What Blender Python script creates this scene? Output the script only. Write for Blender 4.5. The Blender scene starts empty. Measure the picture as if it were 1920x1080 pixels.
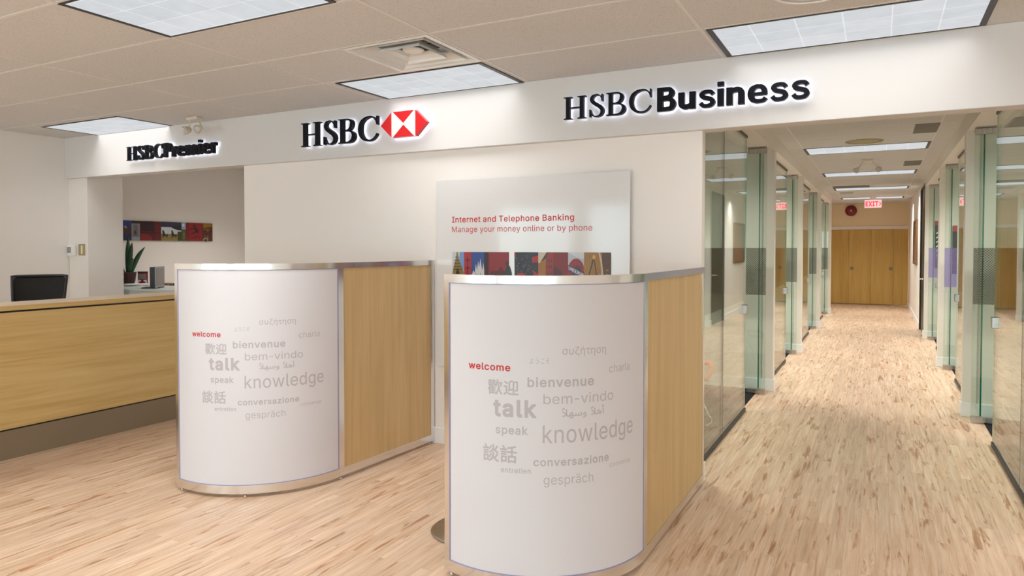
import bpy, bmesh, math, random
from mathutils import Vector, Matrix
from mathutils.geometry import tessellate_polygon, delaunay_2d_cdt
random.seed(7)
S = bpy.context.scene
COL = S.collection
# ------------------------------------------------------------------ camera, world, light, exposure
YAW, PITCH, FPX, EYE = 0.48242625, 0.02403516, 1313.6, 1.545
cam = bpy.data.cameras.new('camera')
cam.sensor_width = 36.0
cam.lens = FPX / 1920 * 36.0
cam.shift_y = -(540 - 496.264) / 1920
cam.clip_start = 0.05
cam_o = bpy.data.objects.new('camera', cam)
COL.objects.link(cam_o)
cam_o.location = (0, 0, EYE)
cam_o.rotation_euler = (math.pi / 2 - PITCH, 0, YAW)
S.camera = cam_o
S.view_settings.view_transform = 'Standard'
S.view_settings.look = 'None'
S.view_settings.gamma = 1.0
S.view_settings.use_curve_mapping = False
S.view_settings.exposure = 0.42
S.cycles.max_bounces = 10
S.cycles.diffuse_bounces = 6
S.cycles.transparent_max_bounces = 32
S.cycles.sample_clamp_indirect = 6.0

world = bpy.data.worlds.new('daylight')
S.world = world
world.use_nodes = True
bg = world.node_tree.nodes['Background']
bg.inputs[0].default_value = (0.78, 0.89, 1.0, 1)
bg.inputs[1].default_value = 5.6

HALL_W, HEAD_W, CORR_W, ROOM_W = 15.0, 4.6, 19.0, 50.0        # ceiling troffers: hall, along the header, corridor, added ones in side rooms
CEIL, HEAD = 2.745, 2.303

# ------------------------------------------------------------------ materials
def new_mat(name):
    m = bpy.data.materials.new(name)
    m.use_nodes = True
    return m, m.node_tree, m.node_tree.nodes['Principled BSDF']

def mat(name, col, rough=0.6, metal=0.0, spec=0.5, emit=None, es=1.0, bump=None, noise=None):
    m, nt, p = new_mat(name)
    p.inputs['Base Color'].default_value = (*col, 1)
    p.inputs['Roughness'].default_value = rough
    p.inputs['Metallic'].default_value = metal
    p.inputs['Specular IOR Level'].default_value = spec
    if emit:
        p.inputs['Emission Color'].default_value = (*emit, 1)
        p.inputs['Emission Strength'].default_value = es
    if bump or noise:
        tc = nt.nodes.new('ShaderNodeTexCoord')
        n = nt.nodes.new('ShaderNodeTexNoise')
        sc, amt = bump or noise
        n.inputs['Scale'].default_value = sc
        n.inputs['Detail'].default_value = 3
        nt.links.new(tc.outputs['Object'], n.inputs['Vector'])
        if bump:
            b = nt.nodes.new('ShaderNodeBump')
            b.inputs['Strength'].default_value = amt
            b.inputs['Distance'].default_value = 0.002
            nt.links.new(n.outputs['Fac'], b.inputs['Height'])
            nt.links.new(b.outputs['Normal'], p.inputs['Normal'])
        if noise:
            mx = nt.nodes.new('ShaderNodeMix'); mx.data_type = 'RGBA'
            mx.inputs[6].default_value = (*[c * (1 - amt) for c in col], 1)
            mx.inputs[7].default_value = (*[min(1, c * (1 + amt)) for c in col], 1)
            nt.links.new(n.outputs['Fac'], mx.inputs[0])
            nt.links.new(mx.outputs[2], p.inputs['Base Color'])
    return m

def ramp(nt, stops):
    r = nt.nodes.new('ShaderNodeValToRGB')
    while len(r.color_ramp.elements) < len(stops):
        r.color_ramp.elements.new(0.5)
    for e, (pos, c) in zip(r.color_ramp.elements, stops):
        e.position = pos
        e.color = (*c, 1) if len(c) == 3 else c
    return r

def mapping(nt, scale, rot=(0, 0, 0), loc=(0, 0, 0)):
    tc = nt.nodes.new('ShaderNodeTexCoord')
    mp = nt.nodes.new('ShaderNodeMapping')
    mp.inputs['Scale'].default_value = scale
    mp.inputs['Rotation'].default_value = rot
    mp.inputs['Location'].default_value = loc
    nt.links.new(tc.outputs['Object'], mp.inputs['Vector'])
    return mp

def noise_tex(nt, vec, scale, detail=4, rough=0.55, dist=0.0):
    n = nt.nodes.new('ShaderNodeTexNoise')
    n.inputs['Scale'].default_value = scale
    n.inputs['Detail'].default_value = detail
    n.inputs['Roughness'].default_value = rough
    n.inputs['Distortion'].default_value = dist
    nt.links.new(vec.outputs[0], n.inputs['Vector'])
    return n

def mixc(nt, fac, a, b, mode='MIX'):
    mx = nt.nodes.new('ShaderNodeMix'); mx.data_type = 'RGBA'; mx.blend_type = mode
    for sock, v in ((mx.inputs[0], fac), (mx.inputs[6], a), (mx.inputs[7], b)):
        if hasattr(v, 'is_linked') or hasattr(v, 'links'):
            nt.links.new(v, sock)
        elif isinstance(v, tuple):
            sock.default_value = (*v, 1)
        else:
            sock.default_value = v
    return mx.outputs[2]

def veneer(name, axis, dark, mid, light, rough=0.45, k=1.0):
    """oak veneer with grain running along the given axis"""
    m, nt, p = new_mat(name)
    lo, hi = 0.9 * k, 26.0 * k
    sc = [hi, hi, hi]; sc['xyz'.index(axis)] = lo
    mp = mapping(nt, tuple(sc))
    n1 = noise_tex(nt, mp, 1.0, 5, 0.6, 0.6)
    sc2 = [9.0, 9.0, 9.0]; sc2['xyz'.index(axis)] = 0.7
    mp2 = mapping(nt, tuple(sc2), loc=(3.1, 1.7, 0.4))
    n2 = noise_tex(nt, mp2, 0.8, 3, 0.5, 1.2)
    r = ramp(nt, [(0.3, dark), (0.5, mid), (0.72, light)])
    add = nt.nodes.new('ShaderNodeMath'); add.operation = 'MULTIPLY_ADD'
    add.inputs[1].default_value = 0.55; 
    nt.links.new(n1.outputs['Fac'], add.inputs[0])
    sc3 = nt.nodes.new('ShaderNodeMath'); sc3.operation = 'MULTIPLY'; sc3.inputs[1].default_value = 0.45
    nt.links.new(n2.outputs['Fac'], sc3.inputs[0])
    nt.links.new(sc3.outputs[0], add.inputs[2])
    nt.links.new(add.outputs[0], r.inputs[0])
    nt.links.new(r.outputs[0], p.inputs['Base Color'])
    p.inputs['Roughness'].default_value = rough
    p.inputs['Specular IOR Level'].default_value = 0.4
    return m

def floor_mat():
    m, nt, p = new_mat('light_plank_floor')
    tc = nt.nodes.new('ShaderNodeTexCoord')
    sep = nt.nodes.new('ShaderNodeSeparateXYZ'); nt.links.new(tc.outputs['Object'], sep.inputs[0])
    cmb = nt.nodes.new('ShaderNodeCombineXYZ')
    nt.links.new(sep.outputs['Y'], cmb.inputs['X']); nt.links.new(sep.outputs['X'], cmb.inputs['Y'])
    br = nt.nodes.new('ShaderNodeTexBrick')
    br.offset = 0.37; br.offset_frequency = 2; br.squash = 1
    br.inputs['Color1'].default_value = (0, 0, 0, 1)
    br.inputs['Color2'].default_value = (1, 1, 1, 1)
    br.inputs['Mortar'].default_value = (0.5, 0.5, 0.5, 1)
    br.inputs['Scale'].default_value = 1
    br.inputs['Mortar Size'].default_value = 0.0011
    br.inputs['Mortar Smooth'].default_value = 0.1
    br.inputs['Brick Width'].default_value = 0.92
    br.inputs['Row Height'].default_value = 0.072
    nt.links.new(cmb.outputs[0], br.inputs['Vector'])
    # shift the grain in every plank
    sh = nt.nodes.new('ShaderNodeVectorMath'); sh.operation = 'MULTIPLY_ADD'
    nt.links.new(br.outputs['Color'], sh.inputs[0])
    sh.inputs[1].default_value = (7.0, 31.0, 11.0)
    nt.links.new(tc.outputs['Object'], sh.inputs[2])
    def mp(scale):
        q = nt.nodes.new('ShaderNodeMapping'); q.inputs['Scale'].default_value = scale
        nt.links.new(sh.outputs[0], q.inputs['Vector']); return q
    n1 = noise_tex(nt, mp((34, 1.7, 1)), 1.0, 6, 0.62, 0.5)
    n2 = noise_tex(nt, mp((26, 2.6, 1)), 1.0, 3, 0.6, 0.45)
    n3 = noise_tex(nt, mp((70, 3.0, 1)), 1.0, 3, 0.6, 0.2)
    base = ramp(nt, [(0.25, (0.52, 0.315, 0.19)), (0.42, (0.665, 0.47, 0.325)), (0.60, (0.745, 0.57, 0.43)), (0.8, (0.80, 0.645, 0.515))])
    nt.links.new(n1.outputs['Fac'], base.inputs[0])
    streak = ramp(nt, [(0.565, (0, 0, 0)), (0.68, (1, 1, 1))])
    nt.links.new(n2.outputs['Fac'], streak.inputs[0])
    sm = nt.nodes.new('ShaderNodeMath'); sm.operation = 'MULTIPLY'; sm.inputs[1].default_value = 0.9
    nt.links.new(streak.outputs[0], sm.inputs[0])
    c1 = mixc(nt, sm.outputs[0], base.outputs[0], (0.40, 0.20, 0.10))
    fine = ramp(nt, [(0.3, (0.86, 0.84, 0.82)), (0.6, (1, 1, 1))])
    nt.links.new(n3.outputs['Fac'], fine.inputs[0])
    c2 = mixc(nt, 1.0, c1, fine.outputs[0], 'MULTIPLY')
    plank = ramp(nt, [(0.0, (0.91, 0.895, 0.875)), (1.0, (1.05, 1.045, 1.04))])
    nt.links.new(br.outputs['Color'], plank.inputs[0])
    c3 = mixc(nt, 1.0, c2, plank.outputs[0], 'MULTIPLY')
    c4 = mixc(nt, br.outputs['Fac'], c3, (0.52, 0.37, 0.24))
    nt.links.new(c4, p.inputs['Base Color'])
    p.inputs['Roughness'].default_value = 0.38
    p.inputs['Specular IOR Level'].default_value = 0.4
    return m

def ceiling_mat():
    m, nt, p = new_mat('speckled_ceiling_tile')
    mp = mapping(nt, (1, 1, 1))
    n = noise_tex(nt, mp, 105.0, 3, 0.75)
    r = ramp(nt, [(0.30, (0.46, 0.455, 0.45)), (0.45, (0.65, 0.645, 0.64)), (0.7, (0.69, 0.685, 0.68))])
    nt.links.new(n.outputs['Fac'], r.inputs[0])
    nt.links.new(r.outputs[0], p.inputs['Base Color'])
    p.inputs['Roughness'].default_value = 0.95
    p.inputs['Specular IOR Level'].default_value = 0.1
    return m

def glass_mat(name='clear_glass', tint=(0.905, 0.95, 0.922)):
    m = bpy.data.materials.new(name); m.use_nodes = True
    nt = m.node_tree; nt.nodes.clear()
    out = nt.nodes.new('ShaderNodeOutputMaterial')
    ge = nt.nodes.new('ShaderNodeNewGeometry')
    dt = nt.nodes.new('ShaderNodeVectorMath'); dt.operation = 'DOT_PRODUCT'
    nt.links.new(ge.outputs['Incoming'], dt.inputs[0]); nt.links.new(ge.outputs['Normal'], dt.inputs[1])
    def mth(op, a, b=None):
        n = nt.nodes.new('ShaderNodeMath'); n.operation = op
        for i, v in enumerate((a, b)):
            if v is None: continue
            if isinstance(v, (int, float)): n.inputs[i].default_value = v
            else: nt.links.new(v, n.inputs[i])
        return n.outputs[0]
    ab = mth('ABSOLUTE', dt.outputs['Value'])
    f = mth('POWER', mth('SUBTRACT', 1.0, ab), 5.0)
    f = mth('ADD', mth('MULTIPLY', f, 0.96), 0.04)
    tr = nt.nodes.new('ShaderNodeBsdfTransparent'); tr.inputs[0].default_value = (*tint, 1)
    gl = nt.nodes.new('ShaderNodeBsdfGlossy'); gl.inputs['Roughness'].default_value = 0.0
    gl.inputs['Color'].default_value = (1, 1, 1, 1)
    mx = nt.nodes.new('ShaderNodeMixShader')
    nt.links.new(f, mx.inputs[0]); nt.links.new(tr.outputs[0], mx.inputs[1]); nt.links.new(gl.outputs[0], mx.inputs[2])
    nt.links.new(mx.outputs[0], out.inputs['Surface'])
    return m

def film_mat(name, col, see, r=0.36, pitch=0.0155):
    """perforated film: staggered dark dots on clear film"""
    m = bpy.data.materials.new(name); m.use_nodes = True
    nt = m.node_tree; nt.nodes.clear()
    out = nt.nodes.new('ShaderNodeOutputMaterial')
    tc = nt.nodes.new('ShaderNodeTexCoord')
    sep = nt.nodes.new('ShaderNodeSeparateXYZ'); nt.links.new(tc.outputs['Object'], sep.inputs[0])
    ad = nt.nodes.new('ShaderNodeMath'); ad.operation = 'ADD'
    nt.links.new(sep.outputs['X'], ad.inputs[0]); nt.links.new(sep.outputs['Y'], ad.inputs[1])
    cb = nt.nodes.new('ShaderNodeCombineXYZ'); nt.links.new(ad.outputs[0], cb.inputs[0]); nt.links.new(sep.outputs['Z'], cb.inputs[1])
    mp = nt.nodes.new('ShaderNodeMapping'); mp.inputs['Rotation'].default_value = (0, 0, math.pi / 4)
    mp.inputs['Scale'].default_value = (1 / pitch,) * 3
    nt.links.new(cb.outputs[0], mp.inputs[0])
    vo = nt.nodes.new('ShaderNodeTexVoronoi'); vo.voronoi_dimensions = '2D'; vo.inputs['Randomness'].default_value = 0.0
    vo.inputs['Scale'].default_value = 1.0
    nt.links.new(mp.outputs[0], vo.inputs['Vector'])
    lt = nt.nodes.new('ShaderNodeMath'); lt.operation = 'LESS_THAN'; lt.inputs[1].default_value = r
    nt.links.new(vo.outputs['Distance'], lt.inputs[0])
    df = nt.nodes.new('ShaderNodeBsdfDiffuse'); df.inputs[0].default_value = (*col, 1)
    tr = nt.nodes.new('ShaderNodeBsdfTransparent'); tr.inputs[0].default_value = (*see, 1)
    mx = nt.nodes.new('ShaderNodeMixShader')
    nt.links.new(lt.outputs[0], mx.inputs[0]); nt.links.new(tr.outputs[0], mx.inputs[1]); nt.links.new(df.outputs[0], mx.inputs[2])
    nt.links.new(mx.outputs[0], out.inputs['Surface'])
    return m

def lens_mat():
    """prismatic troffer lens: three by six cells with brighter ridges"""
    m = bpy.data.materials.new('prismatic_lens'); m.use_nodes = True
    nt = m.node_tree; nt.nodes.clear()
    out = nt.nodes.new('ShaderNodeOutputMaterial')
    em = nt.nodes.new('ShaderNodeEmission')
    mp = mapping(nt, (1, 1, 1))
    br = nt.nodes.new('ShaderNodeTexBrick'); br.offset = 0.0
    br.inputs['Scale'].default_value = 1.0
    br.inputs['Color1'].default_value = (0.50, 0.515, 0.53, 1)
    br.inputs['Color2'].default_value = (0.56, 0.57, 0.585, 1)
    br.inputs['Mortar'].default_value = (0.64, 0.65, 0.665, 1)
    br.inputs['Mortar Size'].default_value = 0.004
    br.inputs['Mortar Smooth'].default_value = 0.6
    br.inputs['Brick Width'].default_value = 1.24 / 6
    br.inputs['Row Height'].default_value = 0.57 / 3
    mp.inputs['Location'].default_value = (0.62, 0.285, 0)
    nt.links.new(mp.outputs[0], br.inputs['Vector'])
    n = noise_tex(nt, mp, 9.0, 2)
    r = ramp(nt, [(0.3, (0.92, 0.92, 0.92)), (0.7, (1, 1, 1))])
    nt.links.new(n.outputs['Fac'], r.inputs[0])
    nt.links.new(mixc(nt, 1.0, br.outputs['Color'], r.outputs[0], 'MULTIPLY'), em.inputs['Color'])
    em.inputs['Strength'].default_value = 1.0
    nt.links.new(em.outputs[0], out.inputs['Surface'])
    return m

def brushed(name, col, rough=0.24, axis='z', bands=True):
    m, nt, p = new_mat(name)
    p.inputs['Metallic'].default_value = 1.0
    p.inputs['Base Color'].default_value = (*col, 1)
    sc = [220.0] * 3; sc['xyz'.index(axis)] = 4.0
    mp = mapping(nt, tuple(sc))
    n = noise_tex(nt, mp, 1.0, 2)
    r = ramp(nt, [(0.2, (rough * 0.75,) * 3), (0.8, (rough * 1.3,) * 3)])
    nt.links.new(n.outputs['Fac'], r.inputs[0])
    nt.links.new(r.outputs[0], p.inputs['Roughness'])
    return m

M = {}
M['wall'] = mat('warm_white_paint', (0.83, 0.80, 0.765), 0.85, spec=0.2, bump=(260, 0.05))
M['feature'] = mat('blush_white_paint', (0.87, 0.83, 0.80), 0.8, spec=0.2, bump=(260, 0.05))
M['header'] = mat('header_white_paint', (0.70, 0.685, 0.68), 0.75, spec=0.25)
M['corr'] = mat('corridor_cream_paint', (0.80, 0.75, 0.69), 0.7, spec=0.3)
M['endwall'] = mat('warm_beige_paint', (0.80, 0.665, 0.45), 0.8, spec=0.2)
M['trimw'] = mat('white_semi_gloss_trim', (0.86, 0.85, 0.85), 0.35)
M['floor'] = floor_mat()
M['carpet'] = mat('charcoal_carpet', (0.022, 0.022, 0.026), 0.95, spec=0.1, noise=(300, 0.6))
M['ceil'] = ceiling_mat()
M['tbar'] = mat('ceiling_grid_paint', (0.72, 0.71, 0.70), 0.6)
M['black'] = mat('black_plastic', (0.012, 0.012, 0.014), 0.4)
M['signblk'] = mat('gloss_black_acrylic', (0.006, 0.006, 0.010), 0.45, spec=0.15)
M['halo'] = mat('white_led', (0.8, 0.8, 0.8), 0.5, emit=(0.75, 0.8, 1.0), es=2.2)
M['signred'] = mat('signal_red_acrylic', (0.68, 0.012, 0.018), 0.3)
M['signwht'] = mat('white_acrylic', (0.86, 0.86, 0.86), 0.3)
M['oakh'] = veneer('oak_veneer_horizontal', 'y', (0.50, 0.33, 0.115), (0.64, 0.45, 0.185), (0.71, 0.53, 0.26))
M['oakv'] = veneer('oak_veneer_vertical', 'z', (0.53, 0.355, 0.165), (0.625, 0.435, 0.21), (0.69, 0.505, 0.27))
M['closet'] = veneer('closet_oak_veneer', 'z', (0.46, 0.285, 0.06), (0.56, 0.36, 0.09), (0.63, 0.42, 0.13), 0.4)
M['topwood'] = veneer('pale_oak_worktop', 'y', (0.62, 0.47, 0.31), (0.70, 0.56, 0.40), (0.75, 0.62, 0.46), 0.35)
M['kick'] = mat('brown_laminate_kickboard', (0.235, 0.18, 0.12), 0.35)
M['alu'] = brushed('brushed_aluminium', (0.80, 0.795, 0.79), 0.2)
M['steel'] = brushed('satin_steel', (0.45, 0.42, 0.375), 0.3)
M['satin'] = mat('satin_chrome', (0.42, 0.41, 0.39), 0.25, metal=1)
M['chrome'] = mat('chrome', (0.8, 0.8, 0.8), 0.12, metal=1)
M['panel'] = mat('white_laminate_panel', (0.69, 0.68, 0.72), 0.45, spec=0.35)
M['gasket'] = mat('lilac_gasket', (0.30, 0.29, 0.50), 0.5)
M['txgrey'] = mat('grey_vinyl_print', (0.475, 0.445, 0.475), 0.5)
M['txred'] = mat('red_vinyl_print', (0.56, 0.008, 0.018), 0.5)
M['poster'] = mat('gloss_white_acrylic_panel', (0.74, 0.735, 0.745), 0.08, spec=0.5)
M['glass'] = glass_mat()
M['edge'] = mat('green_glass_edge', (0.0, 0.16, 0.10), 0.15)
M['film'] = film_mat('dark_perforated_film', (0.10, 0.10, 0.09), (0.80, 0.81, 0.78))
M['filmp'] = film_mat('violet_perforated_film', (0.27, 0.24, 0.42), (0.80, 0.77, 0.92), r=0.38)
M['lens'] = lens_mat()
M['grille'] = mat('grey_grille', (0.20, 0.185, 0.155), 0.6)
M['grillel'] = mat('light_grey_grille', (0.42, 0.42, 0.42), 0.6)
M['grillew'] = mat('white_enamel', (0.80, 0.80, 0.79), 0.25)
M['speaker'] = mat('beige_speaker_mesh', (0.42, 0.36, 0.22), 0.7)
M['ivory'] = mat('ivory_plastic', (0.66, 0.60, 0.50), 0.4)
M['white'] = mat('white_plastic', (0.82, 0.82, 0.81), 0.35)
M['grey'] = mat('grey_plastic', (0.30, 0.30, 0.31), 0.4)
M['lightgrey'] = mat('pale_grey_laminate', (0.50, 0.54, 0.53), 0.5)
M['brass'] = mat('satin_brass', (0.50, 0.42, 0.28), 0.35, metal=1)
M['bell'] = mat('bell_red_enamel', (0.20, 0.012, 0.015), 0.35)
M['lampglass'] = mat('clear_lamp_lens', (0.50, 0.48, 0.45), 0.15)
M['doorblk'] = mat('near_black_door', (0.016, 0.018, 0.016), 0.35)
M['frame'] = mat('brown_wood_frame', (0.20, 0.10, 0.05), 0.45)
M['picture'] = mat('brown_print', (0.30, 0.16, 0.10), 0.3, noise=(6, 0.4))
M['mesh'] = mat('black_chair_mesh', (0.012, 0.011, 0.011), 0.8, noise=(400, 0.4))
M['orange'] = mat('orange_shell_plastic', (0.58, 0.15, 0.07), 0.35)
M['leaf'] = mat('dark_green_leaf', (0.02, 0.075, 0.03), 0.4, noise=(14, 0.5))
M['pot'] = mat('dark_burgundy_pot', (0.05, 0.01, 0.012), 0.3)
M['paper'] = mat('white_paper', (0.88, 0.88, 0.88), 0.8)
M['yellow'] = mat('pale_yellow_paper', (0.75, 0.72, 0.40), 0.8)
M['redbox'] = mat('red_card', (0.42, 0.02, 0.03), 0.5)
M['greenl'] = mat('green_gel_plastic', (0.10, 0.45, 0.28), 0.25)
M['clearp'] = mat('translucent_plastic', (0.70, 0.76, 0.72), 0.2)
M['screen'] = mat('dull_screen', (0.15, 0.135, 0.125), 0.3)
M['exitw'] = mat('lit_sign_face', (0.75, 0.55, 0.55), 0.4, emit=(1.0, 0.62, 0.62), es=0.55)
M['exitr'] = mat('lit_red_letters', (0.7, 0.02, 0.05), 0.4, emit=(1.0, 0.03, 0.09), es=0.85)
M['darkglass'] = mat('black_banner', (0.008, 0.008, 0.012), 0.3)

def flat(name, c, rough=0.35):
    k = 'art_' + name
    if k not in M:
        M[k] = mat(k, c, rough)
    return M[k]

# ------------------------------------------------------------------ mesh helpers
class MB:
    def __init__(s):
        s.v = []; s.f = []; s.mi = []; s.sm = []
    def add(s, vs, fs, mi=0, smooth=False):
        o = len(s.v); s.v += [tuple(v) for v in vs]
        for f in fs:
            s.f.append([i + o for i in f]); s.mi.append(mi); s.sm.append(smooth)
        return s
    def box(s, x0, x1, y0, y1, z0, z1, mi=0, bev=0.0):
        x0, x1 = min(x0, x1), max(x0, x1); y0, y1 = min(y0, y1), max(y0, y1); z0, z1 = min(z0, z1), max(z0, z1)
        if bev > 0:
            bm = bmesh.new(); bmesh.ops.create_cube(bm, size=1)
            for v in bm.verts:
                v.co = ((x0 + x1) / 2 + v.co.x * (x1 - x0), (y0 + y1) / 2 + v.co.y * (y1 - y0), (z0 + z1) / 2 + v.co.z * (z1 - z0))
            bmesh.ops.bevel(bm, geom=bm.edges[:], offset=bev, segments=2, affect='EDGES', profile=0.5)
            s.from_bm(bm, mi); bm.free(); return s
        v = [(x0, y0, z0), (x1, y0, z0), (x1, y1, z0), (x0, y1, z0), (x0, y0, z1), (x1, y0, z1), (x1, y1, z1), (x0, y1, z1)]
        return s.add(v, [(0, 3, 2, 1), (4, 5, 6, 7), (0, 1, 5, 4), (1, 2, 6, 5), (2, 3, 7, 6), (3, 0, 4, 7)], mi)
    def from_bm(s, bm, mi=0, smooth=False):
        bm.verts.ensure_lookup_table(); bm.verts.index_update()
        return s.add([v.co[:] for v in bm.verts], [[v.index for v in f.verts] for f in bm.faces], mi, smooth)
    def tube(s, pts, r, n=10, mi=0, cap=True, closed=False):
        pts = [Vector(p) for p in pts]; rings = []; k = len(pts)
        rr = r if isinstance(r, (list, tuple)) else [r] * k
        prev = None
        for i, p in enumerate(pts):
            if closed: t = pts[(i + 1) % k] - pts[i - 1]
            else: t = pts[min(i + 1, k - 1)] - pts[max(i - 1, 0)]
            t.normalize()
            if prev is None:
                a = t.orthogonal().normalized()
            else:
                a = (prev - t * prev.dot(t)).normalized()
            prev = a; b = t.cross(a)
            rings.append([p + (a * math.cos(q) + b * math.sin(q)) * rr[i] for q in [2 * math.pi * j / n for j in range(n)]])
        vs = [v for ring in rings for v in ring]; fs = []
        for i in range(k if closed else k - 1):
            i2 = (i + 1) % k
            for j in range(n):
                fs.append((i * n + j, i * n + (j + 1) % n, i2 * n + (j + 1) % n, i2 * n + j))
        s.add(vs, fs, mi, True)
        if cap and not closed:
            s.add(rings[0], [tuple(range(n))[::-1]], mi); s.add(rings[-1], [tuple(range(n))], mi)
        return s
    def lathe(s, prof, c=(0, 0, 0), axis='z', n=28, mi=0, smooth=True):
        """profile of (radius, height) about an axis through c"""
        vs = []; fs = []
        for r, h in prof:
            for j in range(n):
                q = 2 * math.pi * j / n; a, b = r * math.cos(q), r * math.sin(q)
                p = {'z': (a, b, h), 'y': (a, h, b), 'x': (h, a, b)}[axis]
                vs.append((p[0] + c[0], p[1] + c[1], p[2] + c[2]))
        for i in range(len(prof) - 1):
            for j in range(n):
                fs.append((i * n + j, i * n + (j + 1) % n, (i + 1) * n + (j + 1) % n, (i + 1) * n + j))
        fs.append(tuple(range(n))[::-1]); fs.append(tuple((len(prof) - 1) * n + j for j in range(n)))
        return s.add(vs, fs, mi, smooth)
    def strip(s, path, w, z0, z1, mi=0, closed_ends=True, smooth=True):
        """wall following a plan path (list of (x,y)), thickness w to the left of travel"""
        n = len(path); L = []; R = []
        for i, p in enumerate(path):
            a = Vector(path[max(i - 1, 0)]); b = Vector(path[min(i + 1, n - 1)]); t = (b - a).normalized()
            nn = Vector((-t.y, t.x)); L.append(Vector(p)); R.append(Vector(p) + nn * w)
        vs = []
        for i in range(n):
            for q in (L[i], R[i]):
                for z in (z0, z1): vs.append((q.x, q.y, z))
        sm = []; fl = []
        for i in range(n - 1):
            a, b = 4 * i, 4 * (i + 1)
            sm += [(a, b, b + 1, a + 1), (a + 2, a + 3, b + 3, b + 2)]
            fl += [(a, a + 2, b + 2, b), (a + 1, b + 1, b + 3, a + 3)]
        s.add(vs, sm, mi, smooth)
        e = 4 * (n - 1)
        s.add(vs, fl + [(0, 1, 3, 2), (e, e + 2, e + 3, e + 1)], mi, False)
        return s

def link(o, parent=None):
    COL.objects.link(o)
    if parent is not None: o.parent = parent
    return o

def origin_of(o):
    p = Vector((0, 0, 0))
    while o is not None:
        p += o.location; o = o.parent
    return p

def build(name, mb, mats, parent=None, origin=None, label=None):
    """one mesh object; vertices of mb are in world coordinates"""
    if not isinstance(mats, (list, tuple)): mats = [mats]
    org = Vector(origin) if origin is not None else (origin_of(parent) if parent is not None else Vector((0, 0, 0)))
    me = bpy.data.meshes.new(name)
    me.from_pydata([(v[0] - org.x, v[1] - org.y, v[2] - org.z) for v in mb.v], [], mb.f)
    for m in mats: me.materials.append(m)
    me.polygons.foreach_set('material_index', mb.mi)
    me.polygons.foreach_set('use_smooth', mb.sm)
    me.update()
    bm = bmesh.new(); bm.from_mesh(me); bmesh.ops.recalc_face_normals(bm, faces=bm.faces[:]); bm.to_mesh(me); bm.free()
    o = bpy.data.objects.new(name, me)
    if parent is None: o.location = org
    if label: o['label'] = label
    return link(o, parent)

def tag(o, label, cat, group=None):
    o['label'] = label; o['category'] = cat
    if group: o['group'] = group
    return o

def thing(name, loc, label, cat, group=None):
    o = bpy.data.objects.new(name, None); o.empty_display_size = 0.1
    o.location = loc; COL.objects.link(o)
    return tag(o, label, cat, group)

def struct(name, mb, mats, origin=None, label=None):
    o = build(name, mb, mats, None, origin); o['kind'] = 'structure'
    if label: o['label'] = label
    return o

def struct_root(name, loc, label=None):
    o = bpy.data.objects.new(name, None); o.empty_display_size = 0.1
    o.location = loc; COL.objects.link(o); o['kind'] = 'structure'
    if label: o['label'] = label
    return o

def copy_tree(o, parent=None):
    c = o.copy(); COL.objects.link(c)
    if parent is not None: c.parent = parent
    for ch in list(o.children): copy_tree(ch, c)
    return c

def dup(src, loc, label, group=None, rz=0.0):
    c = copy_tree(src); c.location = loc; c.rotation_euler = (0, 0, rz); c['label'] = label
    if group: c['group'] = group
    return c

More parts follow.
